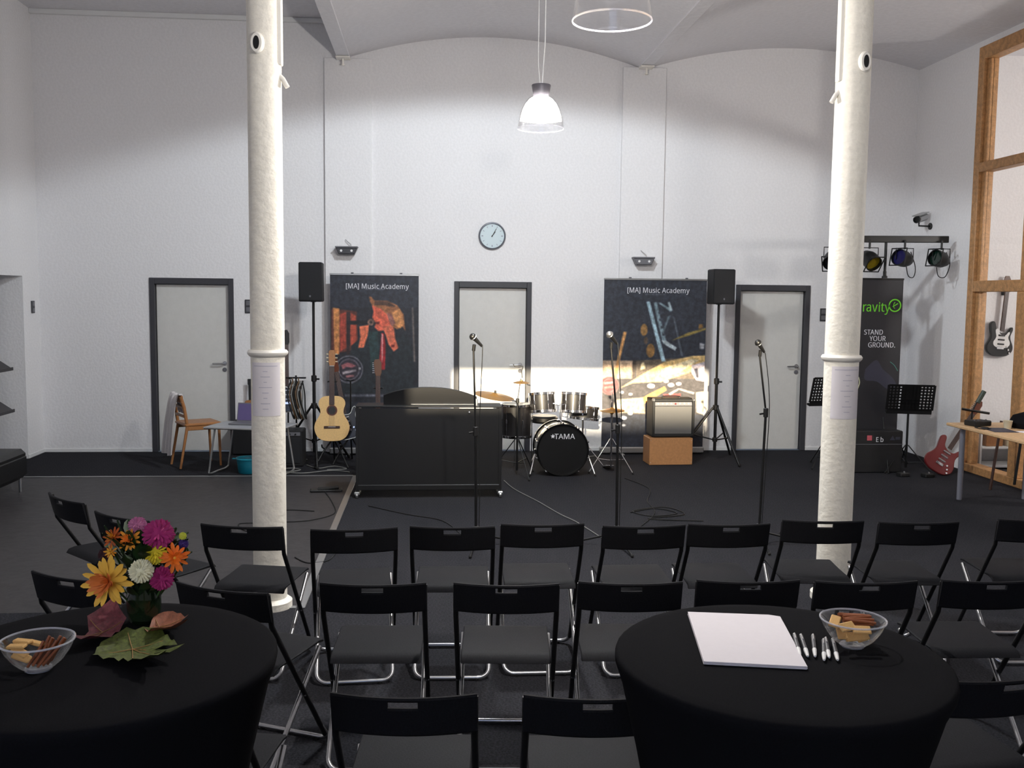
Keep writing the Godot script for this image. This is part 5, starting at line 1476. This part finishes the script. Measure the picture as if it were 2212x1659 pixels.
# ---------------------------------------------------------------- left corner
func left_corner() -> void:
	# wooden chair facing the low table, seen from the side
	var c := thing("wooden_chair", "honey-coloured wooden chair with a white cloth over its back", "chair", Vector3(-2.53, 0, -10.80), 30.0)
	part(c, "seat", cbox(0.40, 0.035, 0.38, 0.012), M.honey, Vector3(0, 0.465, 0))
	for z in [-0.17, 0.17]:
		part(c, "front_leg", tube([Vector3(0.17, 0.455, z), Vector3(0.185, 0.0, z)], 0.017, 8, 0.012), M.honey)
		part(c, "rear_leg", tube([Vector3(-0.17, 0.45, z), Vector3(-0.25, 0.0, z)], 0.017, 8, 0.013), M.honey)
		part(c, "back_post", tube([Vector3(-0.17, 0.46, z), Vector3(-0.20, 0.66, z), Vector3(-0.235, 0.775, z)], 0.018, 8), M.honey)
		part(c, "side_rail", cbox(0.34, 0.05, 0.02, 0.005), M.honey, Vector3(0, 0.43, z))
	for y in [0.56, 0.65]: part(c, "back_slat", cbox(0.016, 0.03, 0.34, 0.004), M.honey, Vector3(-0.195, y, 0))
	part(c, "top_rail", cbox(0.022, 0.085, 0.38, 0.008), M.honey, Vector3(-0.225, 0.745, 0))
	# the cloth hangs over the back rest: pleated sheet with thickness
	var v := PackedVector3Array()
	var n := PackedVector3Array()
	var ix := PackedInt32Array()
	var path := [Vector2(-0.185, 0.60), Vector2(-0.195, 0.74), Vector2(-0.215, 0.803), Vector2(-0.255, 0.80), Vector2(-0.285, 0.70), Vector2(-0.315, 0.50), Vector2(-0.335, 0.30), Vector2(-0.345, 0.16)]
	var k := 25
	for i in path.size():
		for j in k:
			var t := float(j) / (k - 1)
			var w: float = 0.014 * sin(t * 22.0 + i * 0.25) * (0.3 + 0.12 * i)
			v.append(Vector3(path[i].x + w, path[i].y - 0.02 * absf(sin(t * 7.0)), lerpf(-0.13 - 0.008 * i, 0.13 + 0.010 * i, t)))
	n.resize(v.size())
	for i in path.size() - 1:
		for j in k - 1:
			var a := i * k + j
			ix.append_array([a, a + 1, a + k, a + 1, a + k + 1, a + k])
	for i in range(0, ix.size(), 3):
		var nn := (v[ix[i + 1]] - v[ix[i]]).cross(v[ix[i + 2]] - v[ix[i]])
		for e in 3: n[ix[i + e]] += nn
	for i in v.size(): n[i] = n[i].normalized()
	var base := v.size()
	for i in base:
		v.append(v[i] - n[i] * 0.004)
		n.append(-n[i])
	var m := ix.size()
	for i in m: ix.append(ix[i] + base)
	var cl := thing("white_cloth", "white cloth hanging over the back of the wooden chair", "cloth", Vector3(-2.53, 0, -10.80), 30.0)
	part(cl, "fabric", arr(v, n, ix), M.cloth_white)

	# low folding table of white board and bent tube
	var t := thing("folding_table", "low folding table with grey top and bent tube legs beside the column", "table", Vector3(-1.86, 0, -10.25), -14.0)
	part(t, "table_top", cbox(0.80, 0.02, 0.50, 0.006), M.table_grey, Vector3(0, 0.50, 0))
	part(t, "edge_rail", join([[tube([Vector3(-0.40, 0.50, 0.255), Vector3(0.40, 0.50, 0.255)], 0.011)], [tube([Vector3(-0.40, 0.50, -0.255), Vector3(0.40, 0.50, -0.255)], 0.011)], [tube([Vector3(-0.405, 0.50, -0.25), Vector3(-0.405, 0.50, 0.25)], 0.011)]]), M.alu)
	for s in [-1.0, 1.0]:
		part(t, "leg_loop", tube(curve([Vector3(s * 0.30, 0.49, -0.22), Vector3(s * 0.36, 0.10, -0.225), Vector3(s * 0.375, 0.02, -0.20), Vector3(s * 0.38, 0.014, 0.0), Vector3(s * 0.375, 0.02, 0.20), Vector3(s * 0.36, 0.10, 0.225), Vector3(s * 0.30, 0.49, 0.22)], 5), 0.011), M.alu)
	var lp := thing("laptop", "open laptop with violet screen on the low folding table", "laptop", Vector3(-1.93, 0.511, -10.33), -14.0)
	part(lp, "keyboard_deck", cbox(0.30, 0.016, 0.21, 0.004), M.grey, Vector3(0, 0.008, 0))
	var ld := part(lp, "screen_lid", cbox(0.30, 0.20, 0.008, 0.003), M.grey, Vector3(0, 0.11, -0.12), Vector3(-12, 0, 0))
	part(ld, "display", cbox(0.28, 0.175, 0.002), M.violet_screen, Vector3(0, 0, 0.005))
	var bk := thing("plastic_bucket", "turquoise plastic bucket under the low folding table", "bucket", Vector3(-1.90, 0, -10.28))
	part(bk, "tub", lathe([Vector2(0, 0.0), Vector2(0.095, 0.0), Vector2(0.105, 0.01), Vector2(0.125, 0.155), Vector2(0.121, 0.155), Vector2(0.10, 0.014), Vector2(0, 0.012)], 32), M.turquoise)
	part(bk, "rim", lathe([Vector2(0.120, 0.150), Vector2(0.133, 0.150), Vector2(0.135, 0.158), Vector2(0.128, 0.166), Vector2(0.120, 0.162), Vector2(0.120, 0.150)], 32), M.turquoise_light)
	part(bk, "grip", cbox(0.05, 0.012, 0.03, 0.004), M.turquoise_light, Vector3(-0.14, 0.156, 0.02))
	var uk := thing("ukulele", "small orange-brown ukulele leaning against the wall behind the laptop", "ukulele", Vector3(-2.10, 0.42, -11.55))
	uk.rotation_degrees = Vector3(-6, 0, 2)
	var uo := outline([[0.0, 0.0], [0.06, 0.01], [0.085, 0.06], [0.07, 0.115], [0.058, 0.135], [0.066, 0.17], [0.05, 0.205], [0.0, 0.215]])
	part(uk, "body", extr(uo, 0.055, 0.004), M.honey)
	part(uk, "sound_hole", cyl(0.024, 0.002, 20), M.black, Vector3(0, 0.14, 0.0275), Vector3(90, 0, 0))
	part(uk, "bridge", cbox(0.05, 0.012, 0.008, 0.002), M.rosewood, Vector3(0, 0.06, 0.030))
	part(uk, "neck", cbox(0.034, 0.20, 0.018, 0.004), M.black, Vector3(0, 0.30, 0.018))
	part(uk, "headstock", cbox(0.05, 0.07, 0.014, 0.005), M.black, Vector3(0, 0.425, 0.016))
	var us := thing("small_case", "black instrument case standing by the wall under the ukulele", "case", Vector3(-2.10, 0, -11.50))
	part(us, "body", cbox(0.40, 0.40, 0.20, 0.02), M.case_black, Vector3(0, 0.201, 0))
	part(us, "handle", tube(curve([Vector3(-0.06, 0.40, 0.07), Vector3(-0.05, 0.425, 0.07), Vector3(0.05, 0.425, 0.07), Vector3(0.06, 0.40, 0.07)], 4), 0.006), M.black)

	# things between the column and the left speaker stand
	electric("electric_guitar", "dark electric guitar standing behind the white column by the speaker stand", Vector3(-1.605, 0.55, -11.06), Vector3(-8, 4, 1), M.black_gloss, null, M.black, double_cut(), true)
	guitar_stand(Vector3(-1.605, 0, -10.98), "black guitar stand behind the white column")
	var am := thing("bass_amplifier", "black amplifier cabinet low beside the speaker stand", "amplifier", Vector3(-1.58, 0, -10.74))
	part(am, "cabinet", cbox(0.40, 0.40, 0.26, 0.012), M.case_black, Vector3(0, 0.201, -0.02))
	part(am, "grille_cloth", cbox(0.34, 0.28, 0.008, 0.003), M.grille_black, Vector3(0, 0.18, 0.114))
	part(am, "control_panel", cbox(0.34, 0.04, 0.008, 0.002), M.grey, Vector3(0, 0.36, 0.113))
	for i in 5: part(am, "control_knob", cyl(0.009, 0.012, 10, 0.002), M.black, Vector3(-0.12 + i * 0.06, 0.36, 0.117), Vector3(90, 0, 0))
	rng.seed = 21
	for i in 7:
		var col: Material = [M.rubber, M.cable_brown, M.cable_grey][i % 3]
		var x := -1.55 + 0.022 * i
		var pts := [Vector3(x, 0.93 + 0.02 * sin(i * 2.0), -10.90), Vector3(x + 0.03, 0.78, -10.86), Vector3(x + rng.randf_range(0.0, 0.04), 0.62, -10.85), Vector3(x + 0.05, 0.50, -10.84), Vector3(x + 0.02, 0.60, -10.80), Vector3(x - 0.02, 0.78, -10.82), Vector3(x + 0.01, 0.92, -10.88)]
		solo("hanging_cable", tube(curve(pts, 6), 0.008, 6), col, ["black", "brown", "grey"][i % 3] + " cable looped over the hook beside the speaker stand", "cable", Vector3.ZERO, Vector3.ZERO, "cables hung beside the speaker stand")
	var hk := thing("cable_hook", "black cable hook stand behind the column", "stand", Vector3(-1.50, 0, -11.0))
	part(hk, "post", tube([Vector3(0, 0.02, 0), Vector3(0, 0.97, 0)], 0.010), M.black_metal)
	part(hk, "arm", tube([Vector3(-0.10, 0.95, 0.08), Vector3(0.12, 0.95, 0.08)], 0.009), M.black_metal)
	part(hk, "strut", tube([Vector3(0, 0.95, 0), Vector3(0, 0.95, 0.08)], 0.008), M.black_metal)
	part(hk, "foot", cyl(0.12, 0.02, 24, 0.005), M.black, Vector3(0, 0, 0))
	# guitar by the piano, white-bound body showing past the classical guitar
	guitar_stand(Vector3(-0.89, 0, -10.80), "black guitar stand holding the white-edged guitar")
	electric("electric_guitar", "black electric guitar with white edging beside the classical guitar", Vector3(-0.895, 0.28, -10.80), Vector3(-8, 0, 11), M.black_gloss, null, M.mahogany, double_cut(), true)
	acoustic(Vector3(-1.066, 0.285, -10.62), -6, 3)
	guitar_stand(Vector3(-1.066, 0.0, -10.60), "black guitar stand holding the classical guitar")
	electric("electric_guitar", "guitar with a brown neck rising behind the digital piano", Vector3(-0.53, 0.30, -9.86), Vector3(-5, 0, 0), M.mahogany, M.white, M.rosewood_light, double_cut())
	guitar_stand(Vector3(-0.53, 0, -9.86), "black guitar stand hidden behind the digital piano")

	# couch and leaflet rack in the recess
	var s := thing("couch", "black leather couch end beside the recess", "couch", Vector3(-4.13, 0, -8.6))
	part(s, "seat_block", cbox(0.70, 0.26, 1.65, 0.05), M.leather, Vector3(0, 0.25, 0))
	part(s, "seat_cushion", cbox(0.69, 0.10, 0.80, 0.04), M.leather, Vector3(0.0, 0.355, -0.41))
	part(s, "seat_cushion", cbox(0.69, 0.10, 0.80, 0.04), M.leather, Vector3(0.0, 0.355, 0.41))
	for x in [-0.3, 0.3]:
		for z in [-0.74, 0.74]: part(s, "leg", tube([Vector3(x, 0.14, z), Vector3(x, 0.0, z)], 0.016), M.steel)
	var r := thing("leaflet_rack", "dark leaflet rack with sloping shelves in the recess", "rack", Vector3(XL, 0, -10.0))
	for y in [0.585, 1.035]:
		part(r, "shelf", cbox(0.36, 0.014, 1.55, 0.004), M.rack, Vector3(-0.10, y + 0.10, -0.02), Vector3(0, 0, -34))
		part(r, "shelf_lip", cbox(0.012, 0.035, 1.55, 0.003), M.rack, Vector3(0.045, y + 0.012, -0.02))
	for z in [-0.5, 0.6]: part(r, "upright", cbox(0.03, 1.75, 0.03, 0.004), M.rack, Vector3(-0.26, 0.876, z))
	for z in [-0.5, 0.6]: part(r, "foot", cbox(0.34, 0.02, 0.04, 0.004), M.rack, Vector3(-0.16, 0.011, z))
	rng.seed = 4
	for i in 4:
		solo("leaflet", cbox(0.21, 0.003, 0.15, 0.0005), M.paper, "white leaflet lying on a sloping rack shelf", "leaflet", Vector3(XL - 0.11, 1.15, -10.5 + 0.2 * i), Vector3(0, 0, -34), "leaflets on the rack")

# ---------------------------------------------------------------- right side
func right_side() -> void:
	music_stand("black perforated music stand partly hidden by the column", Vector3(4.43, 0, -10.50), 10.0, 0.83)
	music_stand("black perforated music stand in front of the light stand", Vector3(5.21, 0, -10.16), -14.0, 0.78)
	electric("electric_guitar", "red electric guitar leaning by the wall under the light bar", Vector3(5.42, 0.045, -9.95), Vector3(-14, -10, -34), M.red, null, M.mahogany, double_cut())
	# trestle table with its gear
	var Y := 0.72
	var t := thing("work_table", "pale birch table with grey metal legs in front of the glazing", "table", Vector3(5.33, 0, -8.05))
	part(t, "table_top", cbox(0.82, 0.028, 1.60, 0.006), M.birch, Vector3(0, Y - 0.014, 0))
	for x in [-0.32, 0.33]:
		for z in [-0.66, 0.70]:
			part(t, "leg", tube([Vector3(x, Y - 0.03, z), Vector3(x, 0.0, z)], 0.025, 16), M.leg_grey)
	var bag := thing("gear_bag", "crumpled black bag on the birch table", "bag", Vector3(5.52, Y, -8.45), 20.0)
	part(bag, "body", lathe([Vector2(0, 0), Vector2(0.17, 0.0), Vector2(0.19, 0.05), Vector2(0.16, 0.11), Vector2(0.08, 0.14), Vector2(0, 0.145)], 20), M.cloth_black, Vector3.ZERO)
	part(bag, "strap", tube(curve([Vector3(-0.1, 0.12, 0), Vector3(-0.05, 0.17, 0.02), Vector3(0.05, 0.17, 0.02), Vector3(0.1, 0.12, 0)], 5), 0.010), M.black)
	var mx := thing("audio_interface", "small black audio box at the corner of the birch table", "audio box", Vector3(5.10, Y, -8.62), 15.0)
	part(mx, "body", cbox(0.20, 0.05, 0.14, 0.008), M.black, Vector3(0, 0.026, 0))
	for i in 4: part(mx, "control_knob", cyl(0.008, 0.012, 10, 0.002), M.grey, Vector3(-0.07 + 0.045 * i, 0.05, 0.03))
	var lm := thing("desk_microphone", "small black desk microphone on a bent arm at the table corner", "microphone", Vector3(5.12, Y, -8.76))
	part(lm, "base", cyl(0.05, 0.02, 20, 0.004), M.black)
	part(lm, "arm", tube(curve([Vector3(0, 0.02, 0), Vector3(0.005, 0.12, 0), Vector3(0.05, 0.22, 0), Vector3(0.08, 0.26, 0)], 5), 0.008), M.black_metal)
	part(lm, "head", tube([Vector3(0.05, 0.20, 0), Vector3(0.11, 0.31, 0)], 0.022, 12), M.head_green)
	part(lm, "side_arm", tube([Vector3(-0.10, 0.14, 0), Vector3(0.16, 0.10, 0.02)], 0.012), M.black)
	solo("paper_sheet", cbox(0.21, 0.002, 0.297, 0.0005), M.paper, "white paper sheet lying on the birch table", "paper", Vector3(5.35, Y + 0.0015, -8.1), Vector3(0, 20, 0))
	solo("paper_sheet", cbox(0.21, 0.003, 0.297, 0.0005), M.print_dim, "grey printed sheet lying on the birch table", "paper", Vector3(5.12, Y + 0.002, -8.30), Vector3(0, -8, 0))
	var cup := thing("paper_cup", "small cream paper cup on the birch table", "cup", Vector3(5.27, Y, -8.42))
	part(cup, "cup_wall", lathe([Vector2(0, 0), Vector2(0.03, 0), Vector2(0.04, 0.07), Vector2(0.042, 0.072), Vector2(0.038, 0.072), Vector2(0.028, 0.004), Vector2(0, 0.004)], 20), M.cream_plastic)
	var cb := thing("cable_tangle", "tangle of thin black cable on the birch table", "cable", Vector3(5.02, Y + 0.004, -8.40))
	var pts := []
	for i in 40: pts.append(Vector3(0.055 * cos(i * 0.55) * (1 + 0.2 * sin(i)), 0.0015 * (i % 5), 0.08 * sin(i * 0.55)))
	part(cb, "cable", tube(pts, 0.003, 5), M.rubber)
	# folded stand leaning on the glazing sill
	var fs := thing("folded_stand", "dark folded stand legs leaning under the birch table", "stand", Vector3(5.60, 0, -9.15))
	part(fs, "leg", tube([Vector3(-0.02, 0.0, 0.0), Vector3(0.09, 0.69, -0.05)], 0.014), M.rosewood)
	part(fs, "leg", tube([Vector3(0.20, 0.06, 0.05), Vector3(0.28, 0.69, 0.02)], 0.014), M.black_metal)
	part(fs, "link", tube([Vector3(0.07, 0.55, -0.04), Vector3(0.26, 0.55, 0.02)], 0.008), M.black_metal)
	# the next room: hanging guitar, shelf, dark settee
	electric("electric_guitar", "black and white electric guitar hanging on the wall behind the glazing", Vector3(6.53, 1.245, -10.70), Vector3(0, 0, -4), M.black_gloss, M.white, M.rosewood_light, double_cut())
	var hg := thing("guitar_hanger", "black wall hanger above the hanging guitar", "hanger", Vector3(6.58, 1.99, -10.75))
	part(hg, "plate", cbox(0.05, 0.08, 0.02, 0.004), M.black, Vector3(0, 0, 0.01))
	part(hg, "prong", tube([Vector3(-0.03, 0, 0.02), Vector3(-0.03, 0.005, 0.09)], 0.007), M.black)
	part(hg, "prong", tube([Vector3(0.03, 0, 0.02), Vector3(0.03, 0.005, 0.09)], 0.007), M.black)
	var sh := thing("low_shelf", "low white shelf unit behind the glazing", "shelf", Vector3(6.75, 0, -10.45))
	for y in [0.03, 0.24, 0.46]: part(sh, "board", cbox(1.2, 0.025, 0.30, 0.003), M.white, Vector3(0, y, 0))
	for x in [-0.6, 0.0, 0.6]: part(sh, "upright", cbox(0.025, 0.46, 0.30, 0.003), M.white, Vector3(x, 0.23, 0))
	for i in 3: solo("storage_box", cbox(0.20, 0.13, 0.22, 0.006), [M.honey, M.cream_plastic, M.birch][i], ["brown", "cream", "pale wood"][i] + " storage box on the low shelf behind the glazing", "box", Vector3([6.33, 6.58, 6.90][i], 0.3185, -10.45), Vector3.ZERO, "boxes on the low shelf")
	var se := thing("settee", "black settee in the next room behind the glazing", "settee", Vector3(7.0, 0, -9.75))
	part(se, "seat", cbox(1.3, 0.25, 0.55, 0.05), M.leather, Vector3(0, 0.30, 0))
	part(se, "backrest", cbox(1.3, 0.42, 0.16, 0.05), M.leather, Vector3(0, 0.62, 0.22))
	for x in [-0.6, 0.6]: part(se, "leg", cyl(0.02, 0.18, 10), M.black, Vector3(x, 0, 0))
	var pc := thing("pinned_clip", "small black clip on the wall above the hanging guitar", "clip", Vector3(6.33, 2.16, -10.745))
	part(pc, "clip_body", cbox(0.05, 0.025, 0.02, 0.005), M.black)
	part(pc, "pin", cyl(0.005, 0.02, 8), M.steel, Vector3(0, 0.005, 0))
	var l := thing("side_room_fill_lamp", "unseen round fill lamp added to brighten the next room", "lamp", Vector3(8.3, 2.6, -7.4))  # added out of view to light the next room's walls
	part(l, "globe", ball(0.16, Vector3.ONE, 20), glow(Color(1, 0.95, 0.88), 2.0))
	part(l, "rod", tube([Vector3(0, 0.15, 0), Vector3(0, 2.0, 0)], 0.01), M.white)
	var ol := OmniLight3D.new()
	ol.name = "globe_light"
	l.add_child(ol)
	ol.light_color = Color(1, 0.98, 0.95)
	ol.light_energy = 4.5
	ol.light_size = 0.12
	ol.omni_range = 20.0
	ol.omni_attenuation = 2.0
	ol.shadow_enabled = true

# ---------------------------------------------------------------- walls and floor details
func wall_details() -> void:
	var ck := thing("wall_clock", "round silver-rimmed wall clock above the middle door", "clock", Vector3(0.727, 2.591, ZB))
	part(ck, "rim", lathe([Vector2(0.145, 0), Vector2(0.162, 0.0), Vector2(0.164, 0.02), Vector2(0.156, 0.038), Vector2(0.148, 0.04), Vector2(0.143, 0.032), Vector2(0.143, 0.022)], 48), M.clock_rim, Vector3.ZERO, Vector3(90, 0, 0))
	var fc := part(ck, "dial", cyl(0.146, 0.022, 48), M.dial, Vector3.ZERO, Vector3(90, 0, 0))
	for i in 12: part(fc, "hour_mark", cbox(0.006 if i % 3 else 0.010, 0.002, 0.020), M.print_grey, Vector3(sin(TAU * i / 12) * 0.118, 0.023, -cos(TAU * i / 12) * 0.118), Vector3(0, -30.0 * i, 0))
	part(ck, "hour_hand", join([[cbox(0.010, 0.075, 0.003), T(0, 0.025, 0)]]), M.black, Vector3(0, 0, 0.026), Vector3(0, 0, -36))
	part(ck, "minute_hand", join([[cbox(0.007, 0.115, 0.003), T(0, 0.042, 0)]]), M.black, Vector3(0, 0, 0.029), Vector3(0, 0, -30))
	part(ck, "hub", cyl(0.008, 0.01, 12), M.black, Vector3(0, 0, 0.022), Vector3(90, 0, 0))
	part(ck, "glass", cyl(0.144, 0.002, 48), M.pane, Vector3(0, 0, 0.034), Vector3(90, 0, 0))
	var i := 0
	for q in [[-0.978, 2.36, "small dark wall fixture above the singer banner"], [2.535, 2.285, "small grey wall fixture above the drum banner"]]:
		var w := thing("wall_fixture", q[2], "wall fixture", Vector3(q[0], q[1], ZB + 0.07))
		part(w, "housing", extr([Vector2(-0.09, -0.005), Vector2(-0.125, 0.07), Vector2(0.125, 0.07), Vector2(0.09, -0.005)], 0.12, 0.008), M.frame_door if i == 0 else M.grey, Vector3(0, -0.01, 0.06))
		part(w, "top_edge", cbox(0.26, 0.018, 0.13, 0.004), M.grey, Vector3(0, 0.068, 0.062))
		for s in [-1.0, 1.0]: part(w, "lamp_eye", cyl(0.014, 0.006, 12), M.white, Vector3(s * 0.06, 0.025, 0.118), Vector3(90, 0, 0))
		part(w, "lead", tube(curve([Vector3(0.04, 0.07, 0.02), Vector3(0.045, 0.10, 0.02), Vector3(0.0, 0.14, 0.01), Vector3(-0.02, 0.16, 0.005)], 5), 0.005, 6), M.alu)
		i += 1
	for q in [[-2.135, 1.726, "dark light switch pair between the left door and the column"], [4.837, 1.691, "dark light switch pair beside the right door"]]:
		var s := thing("light_switch", q[2], "switch", Vector3(q[0], q[1], ZB))
		part(s, "plate", cbox(0.085, 0.16, 0.012, 0.004), M.frame_door, Vector3(0, 0, 0.006))
		for y in [-0.037, 0.037]: part(s, "rocker", cbox(0.055, 0.055, 0.012, 0.004), M.grey, Vector3(0, y, 0.012))
	var sw := thing("light_switch", "dark light switch pair on the left wall stub by the corner", "switch", Vector3(XL, 1.699, -11.477))
	part(sw, "plate", cbox(0.012, 0.14, 0.085, 0.004), M.frame_door, Vector3(0.006, 0, 0))
	for y in [-0.035, 0.035]: part(sw, "rocker", cbox(0.012, 0.05, 0.055, 0.004), M.grey, Vector3(0.012, y, 0))

func floor_cable(label: String, pts: Array, r: float, m: Material) -> void:
	var p := []
	for q in pts: p.append(Vector3(q.x, r + 0.001, q.y))
	solo("floor_cable", tube(curve(p, 7), r, 6), m, label, "cable")

func floor_things() -> void:
	floor_cable("black cable looping over the vinyl beside the column", V([-1.30, -7.75, -1.45, -7.7, -1.55, -7.95, -1.35, -8.0, -1.5, -8.3, -1.25, -8.45, -1.0, -8.4]), 0.004, M.rubber)
	floor_cable("thin black cable from the pedal curving over the vinyl to the column", V([-1.0, -9.25, -0.88, -8.75, -0.82, -8.3, -1.0, -8.05, -1.22, -8.0]), 0.004, M.rubber)
	floor_cable("short black cable under the front row of chairs by the column", V([-0.96, -6.9, -0.85, -6.75, -0.72, -6.8, -0.68, -7.0]), 0.004, M.rubber)
	floor_cable("black cable running from the drums towards the microphones", V([0.75, -9.75, 0.82, -9.3, 0.98, -8.75, 1.12, -8.2, 1.22, -7.9, 1.35, -7.3]), 0.0045, M.cable_grey)
	floor_cable("black cable from the hi-hat winding across the carpet", V([2.02, -9.85, 2.15, -9.3, 2.0, -8.7, 1.95, -8.2, 1.6, -7.5]), 0.004, M.rubber)
	floor_cable("bundle of black cable coiled on the carpet by the right microphone", V([1.75, -8.25, 2.0, -8.4, 2.15, -8.2, 1.9, -8.1, 1.78, -8.3, 2.1, -8.45, 2.2, -8.15, 1.85, -8.0, 2.3, -7.9]), 0.005, M.rubber)
	floor_cable("black cable crossing in front of the piano", V([-0.55, -8.6, -0.2, -8.25, 0.1, -8.0, 0.25, -7.5, 0.33, -7.2]), 0.004, M.rubber)
	floor_cable("pale cable curling beside the classical guitar stand", V([-1.62, -10.45, -1.5, -10.28, -1.38, -10.4, -1.5, -10.5, -1.62, -10.36, -1.35, -10.2, -1.05, -10.35, -0.85, -10.25]), 0.007, M.cable_grey)
	floor_cable("grey coiled lead along the wall by the low table", V([-1.35, -10.7, -1.2, -10.5, -1.05, -10.62, -0.9, -10.45, -1.1, -10.4]), 0.006, M.cable_grey)
	var fp := thing("floor_pedal", "flat black foot pedal on the vinyl beside the piano", "pedal", Vector3(-0.99, 0, -9.28), 6.0)
	part(fp, "base", cbox(0.30, 0.022, 0.11, 0.006), M.black, Vector3(0, 0.012, 0))
	part(fp, "treadle", cbox(0.20, 0.014, 0.09, 0.004), M.rubber, Vector3(0.02, 0.032, 0), Vector3(0, 0, 4))
	for q in [[5.05, -9.9], [5.30, -9.85]]:
		var p2 := thing("effects_pedal", "small dark effects pedal on the carpet before the music stand", "pedal", Vector3(q[0], 0, q[1]), 12.0, "effects pedals before the music stand")
		part(p2, "case", cbox(0.12, 0.04, 0.09, 0.008), M.black, Vector3(0, 0.021, 0))
		part(p2, "foot_switch", cyl(0.010, 0.014, 10, 0.002), M.steel, Vector3(0, 0.04, 0.02))
		part(p2, "control_knob", cyl(0.008, 0.012, 10, 0.002), M.grey, Vector3(0.03, 0.04, -0.02))

func more_materials() -> void:
	M.print_white = mat(Color(0.86, 0.86, 0.88), 0.6)
	M.print_grey = mat(Color(0.55, 0.55, 0.62), 0.7)
	M.print_faint = mat(Color(0.70, 0.69, 0.75), 0.7)
	M.print_green = mat(Color(0.42, 0.80, 0.16), 0.6)
	M.print_dim = mat(Color(0.20, 0.20, 0.26), 0.6)
	M.print_teal = mat(Color(0.30, 0.55, 0.50), 0.6)
	M.print_pale = mat(Color(0.72, 0.72, 0.60), 0.6)
	M.print_pink = mat(Color(0.72, 0.32, 0.36), 0.6)
	M.banner_black = speckled(Color(0.135, 0.135, 0.155), 0.06, 0.55, 3.0)
	M.case_black = speckled(Color(0.075, 0.075, 0.085), 0.25, 0.6, 12.0, 0.8)
	M.piano = speckled(Color(0.055, 0.055, 0.065), 0.12, 0.45, 3.0)
	M.speaker = speckled(Color(0.065, 0.07, 0.09), 0.2, 0.7, 20.0, 1.0)
	M.grille_black = speckled(Color(0.08, 0.085, 0.10), 0.4, 0.6, 40.0)
	M.tolex = speckled(Color(0.06, 0.06, 0.065), 0.3, 0.6, 25.0, 1.0)
	M.shell = mat(Color(0.07, 0.055, 0.06), 0.08, 0.2)
	M.shell.clearcoat_enabled = true
	M.head = mat(Color(0.82, 0.80, 0.76), 0.5)
	M.drum_black = mat(Color(0.05, 0.052, 0.06), 0.35)
	M.box_wood = speckled(Color(0.52, 0.36, 0.22), 0.1, 0.5, 3.0)
	M.box_front = speckled(Color(0.67, 0.48, 0.31), 0.1, 0.5, 3.0)
	M.cream_plastic = mat(Color(0.82, 0.77, 0.66), 0.4)
	M.rosewood_light = mat(Color(0.36, 0.24, 0.17), 0.45)
	M.rim_glass = glass(0.35, Color(0.85, 0.86, 0.9))
	M.lamp_rim = glass(0.07, Color(0.8, 0.8, 0.86))
	M.bowl = glass(0.03, Color(0.5, 0.52, 0.55))
	M.vase = glass(0.6, Color(0.09, 0.16, 0.08))
	M.pretzel = speckled(Color(0.55, 0.30, 0.15), 0.3, 0.45, 60.0)
	M.cracker = speckled(Color(0.86, 0.68, 0.42), 0.2, 0.7, 50.0)
	M.pen_grey = mat(Color(0.30, 0.30, 0.32), 0.4, 0.2)
	M.stem = mat(Color(0.16, 0.30, 0.10), 0.6)
	M.foliage = mat(Color(0.13, 0.24, 0.09), 0.6)
	M.magenta = mat(Color(0.66, 0.12, 0.42), 0.7)
	M.lilac = mat(Color(0.72, 0.42, 0.58), 0.7)
	M.cream = mat(Color(0.95, 0.93, 0.78), 0.7)
	M.yellow = mat(Color(0.92, 0.82, 0.16), 0.7)
	M.lime = mat(Color(0.78, 0.80, 0.25), 0.7)
	M.violet = mat(Color(0.24, 0.14, 0.45), 0.7)
	M.wine = mat(Color(0.22, 0.05, 0.08), 0.7)
	M.petal_yellow = mat(Color(0.96, 0.76, 0.28), 0.65)
	M.petal_peach = mat(Color(0.90, 0.52, 0.24), 0.65)
	M.petal_rust = mat(Color(0.74, 0.34, 0.10), 0.65)
	M.petal_orange = mat(Color(0.98, 0.50, 0.10), 0.65)
	M.petal_gold = mat(Color(0.93, 0.60, 0.12), 0.65)
	for k in ["magenta", "lilac", "cream", "yellow", "petal_yellow", "petal_peach", "petal_orange", "petal_gold"]:
		M[k].backlight_enabled = true
		M[k].backlight = Color(0.12, 0.10, 0.08)
	M.leaf_green = speckled(Color(0.29, 0.33, 0.12), 0.5, 0.6, 9.0)
	M.leaf_red = speckled(Color(0.46, 0.20, 0.24), 0.4, 0.6, 9.0)
	M.leaf_pink = speckled(Color(0.55, 0.33, 0.24), 0.4, 0.6, 9.0)
	M.vein = mat(Color(0.62, 0.46, 0.26), 0.6)
	M.lens_dark = mat(Color(0.10, 0.10, 0.12), 0.1)
	M.lens_yellow = mat(Color(0.55, 0.48, 0.10), 0.08)
	M.lens_blue = mat(Color(0.12, 0.11, 0.30), 0.1)
	M.lens_green = mat(Color(0.06, 0.14, 0.11), 0.1)
	M.table_grey = mat(Color(0.62, 0.63, 0.65), 0.4)
	M.turquoise = mat(Color(0.05, 0.42, 0.50), 0.4)
	M.turquoise_light = mat(Color(0.10, 0.52, 0.60), 0.4)
	M.violet_screen = glow(Color(0.30, 0.26, 0.42), 0.25)
	M.cable_brown = mat(Color(0.36, 0.27, 0.18), 0.6)
	M.cable_grey = mat(Color(0.45, 0.45, 0.44), 0.6)
	M.rack = mat(Color(0.20, 0.19, 0.20), 0.5)
	M.leg_grey = mat(Color(0.52, 0.52, 0.56), 0.4, 0.3)
	M.head_green = mat(Color(0.22, 0.26, 0.22), 0.5)
	M.clock_rim = mat(Color(0.42, 0.43, 0.46), 0.3, 0.6)
	M.dial = mat(Color(0.80, 0.86, 0.88), 0.5)
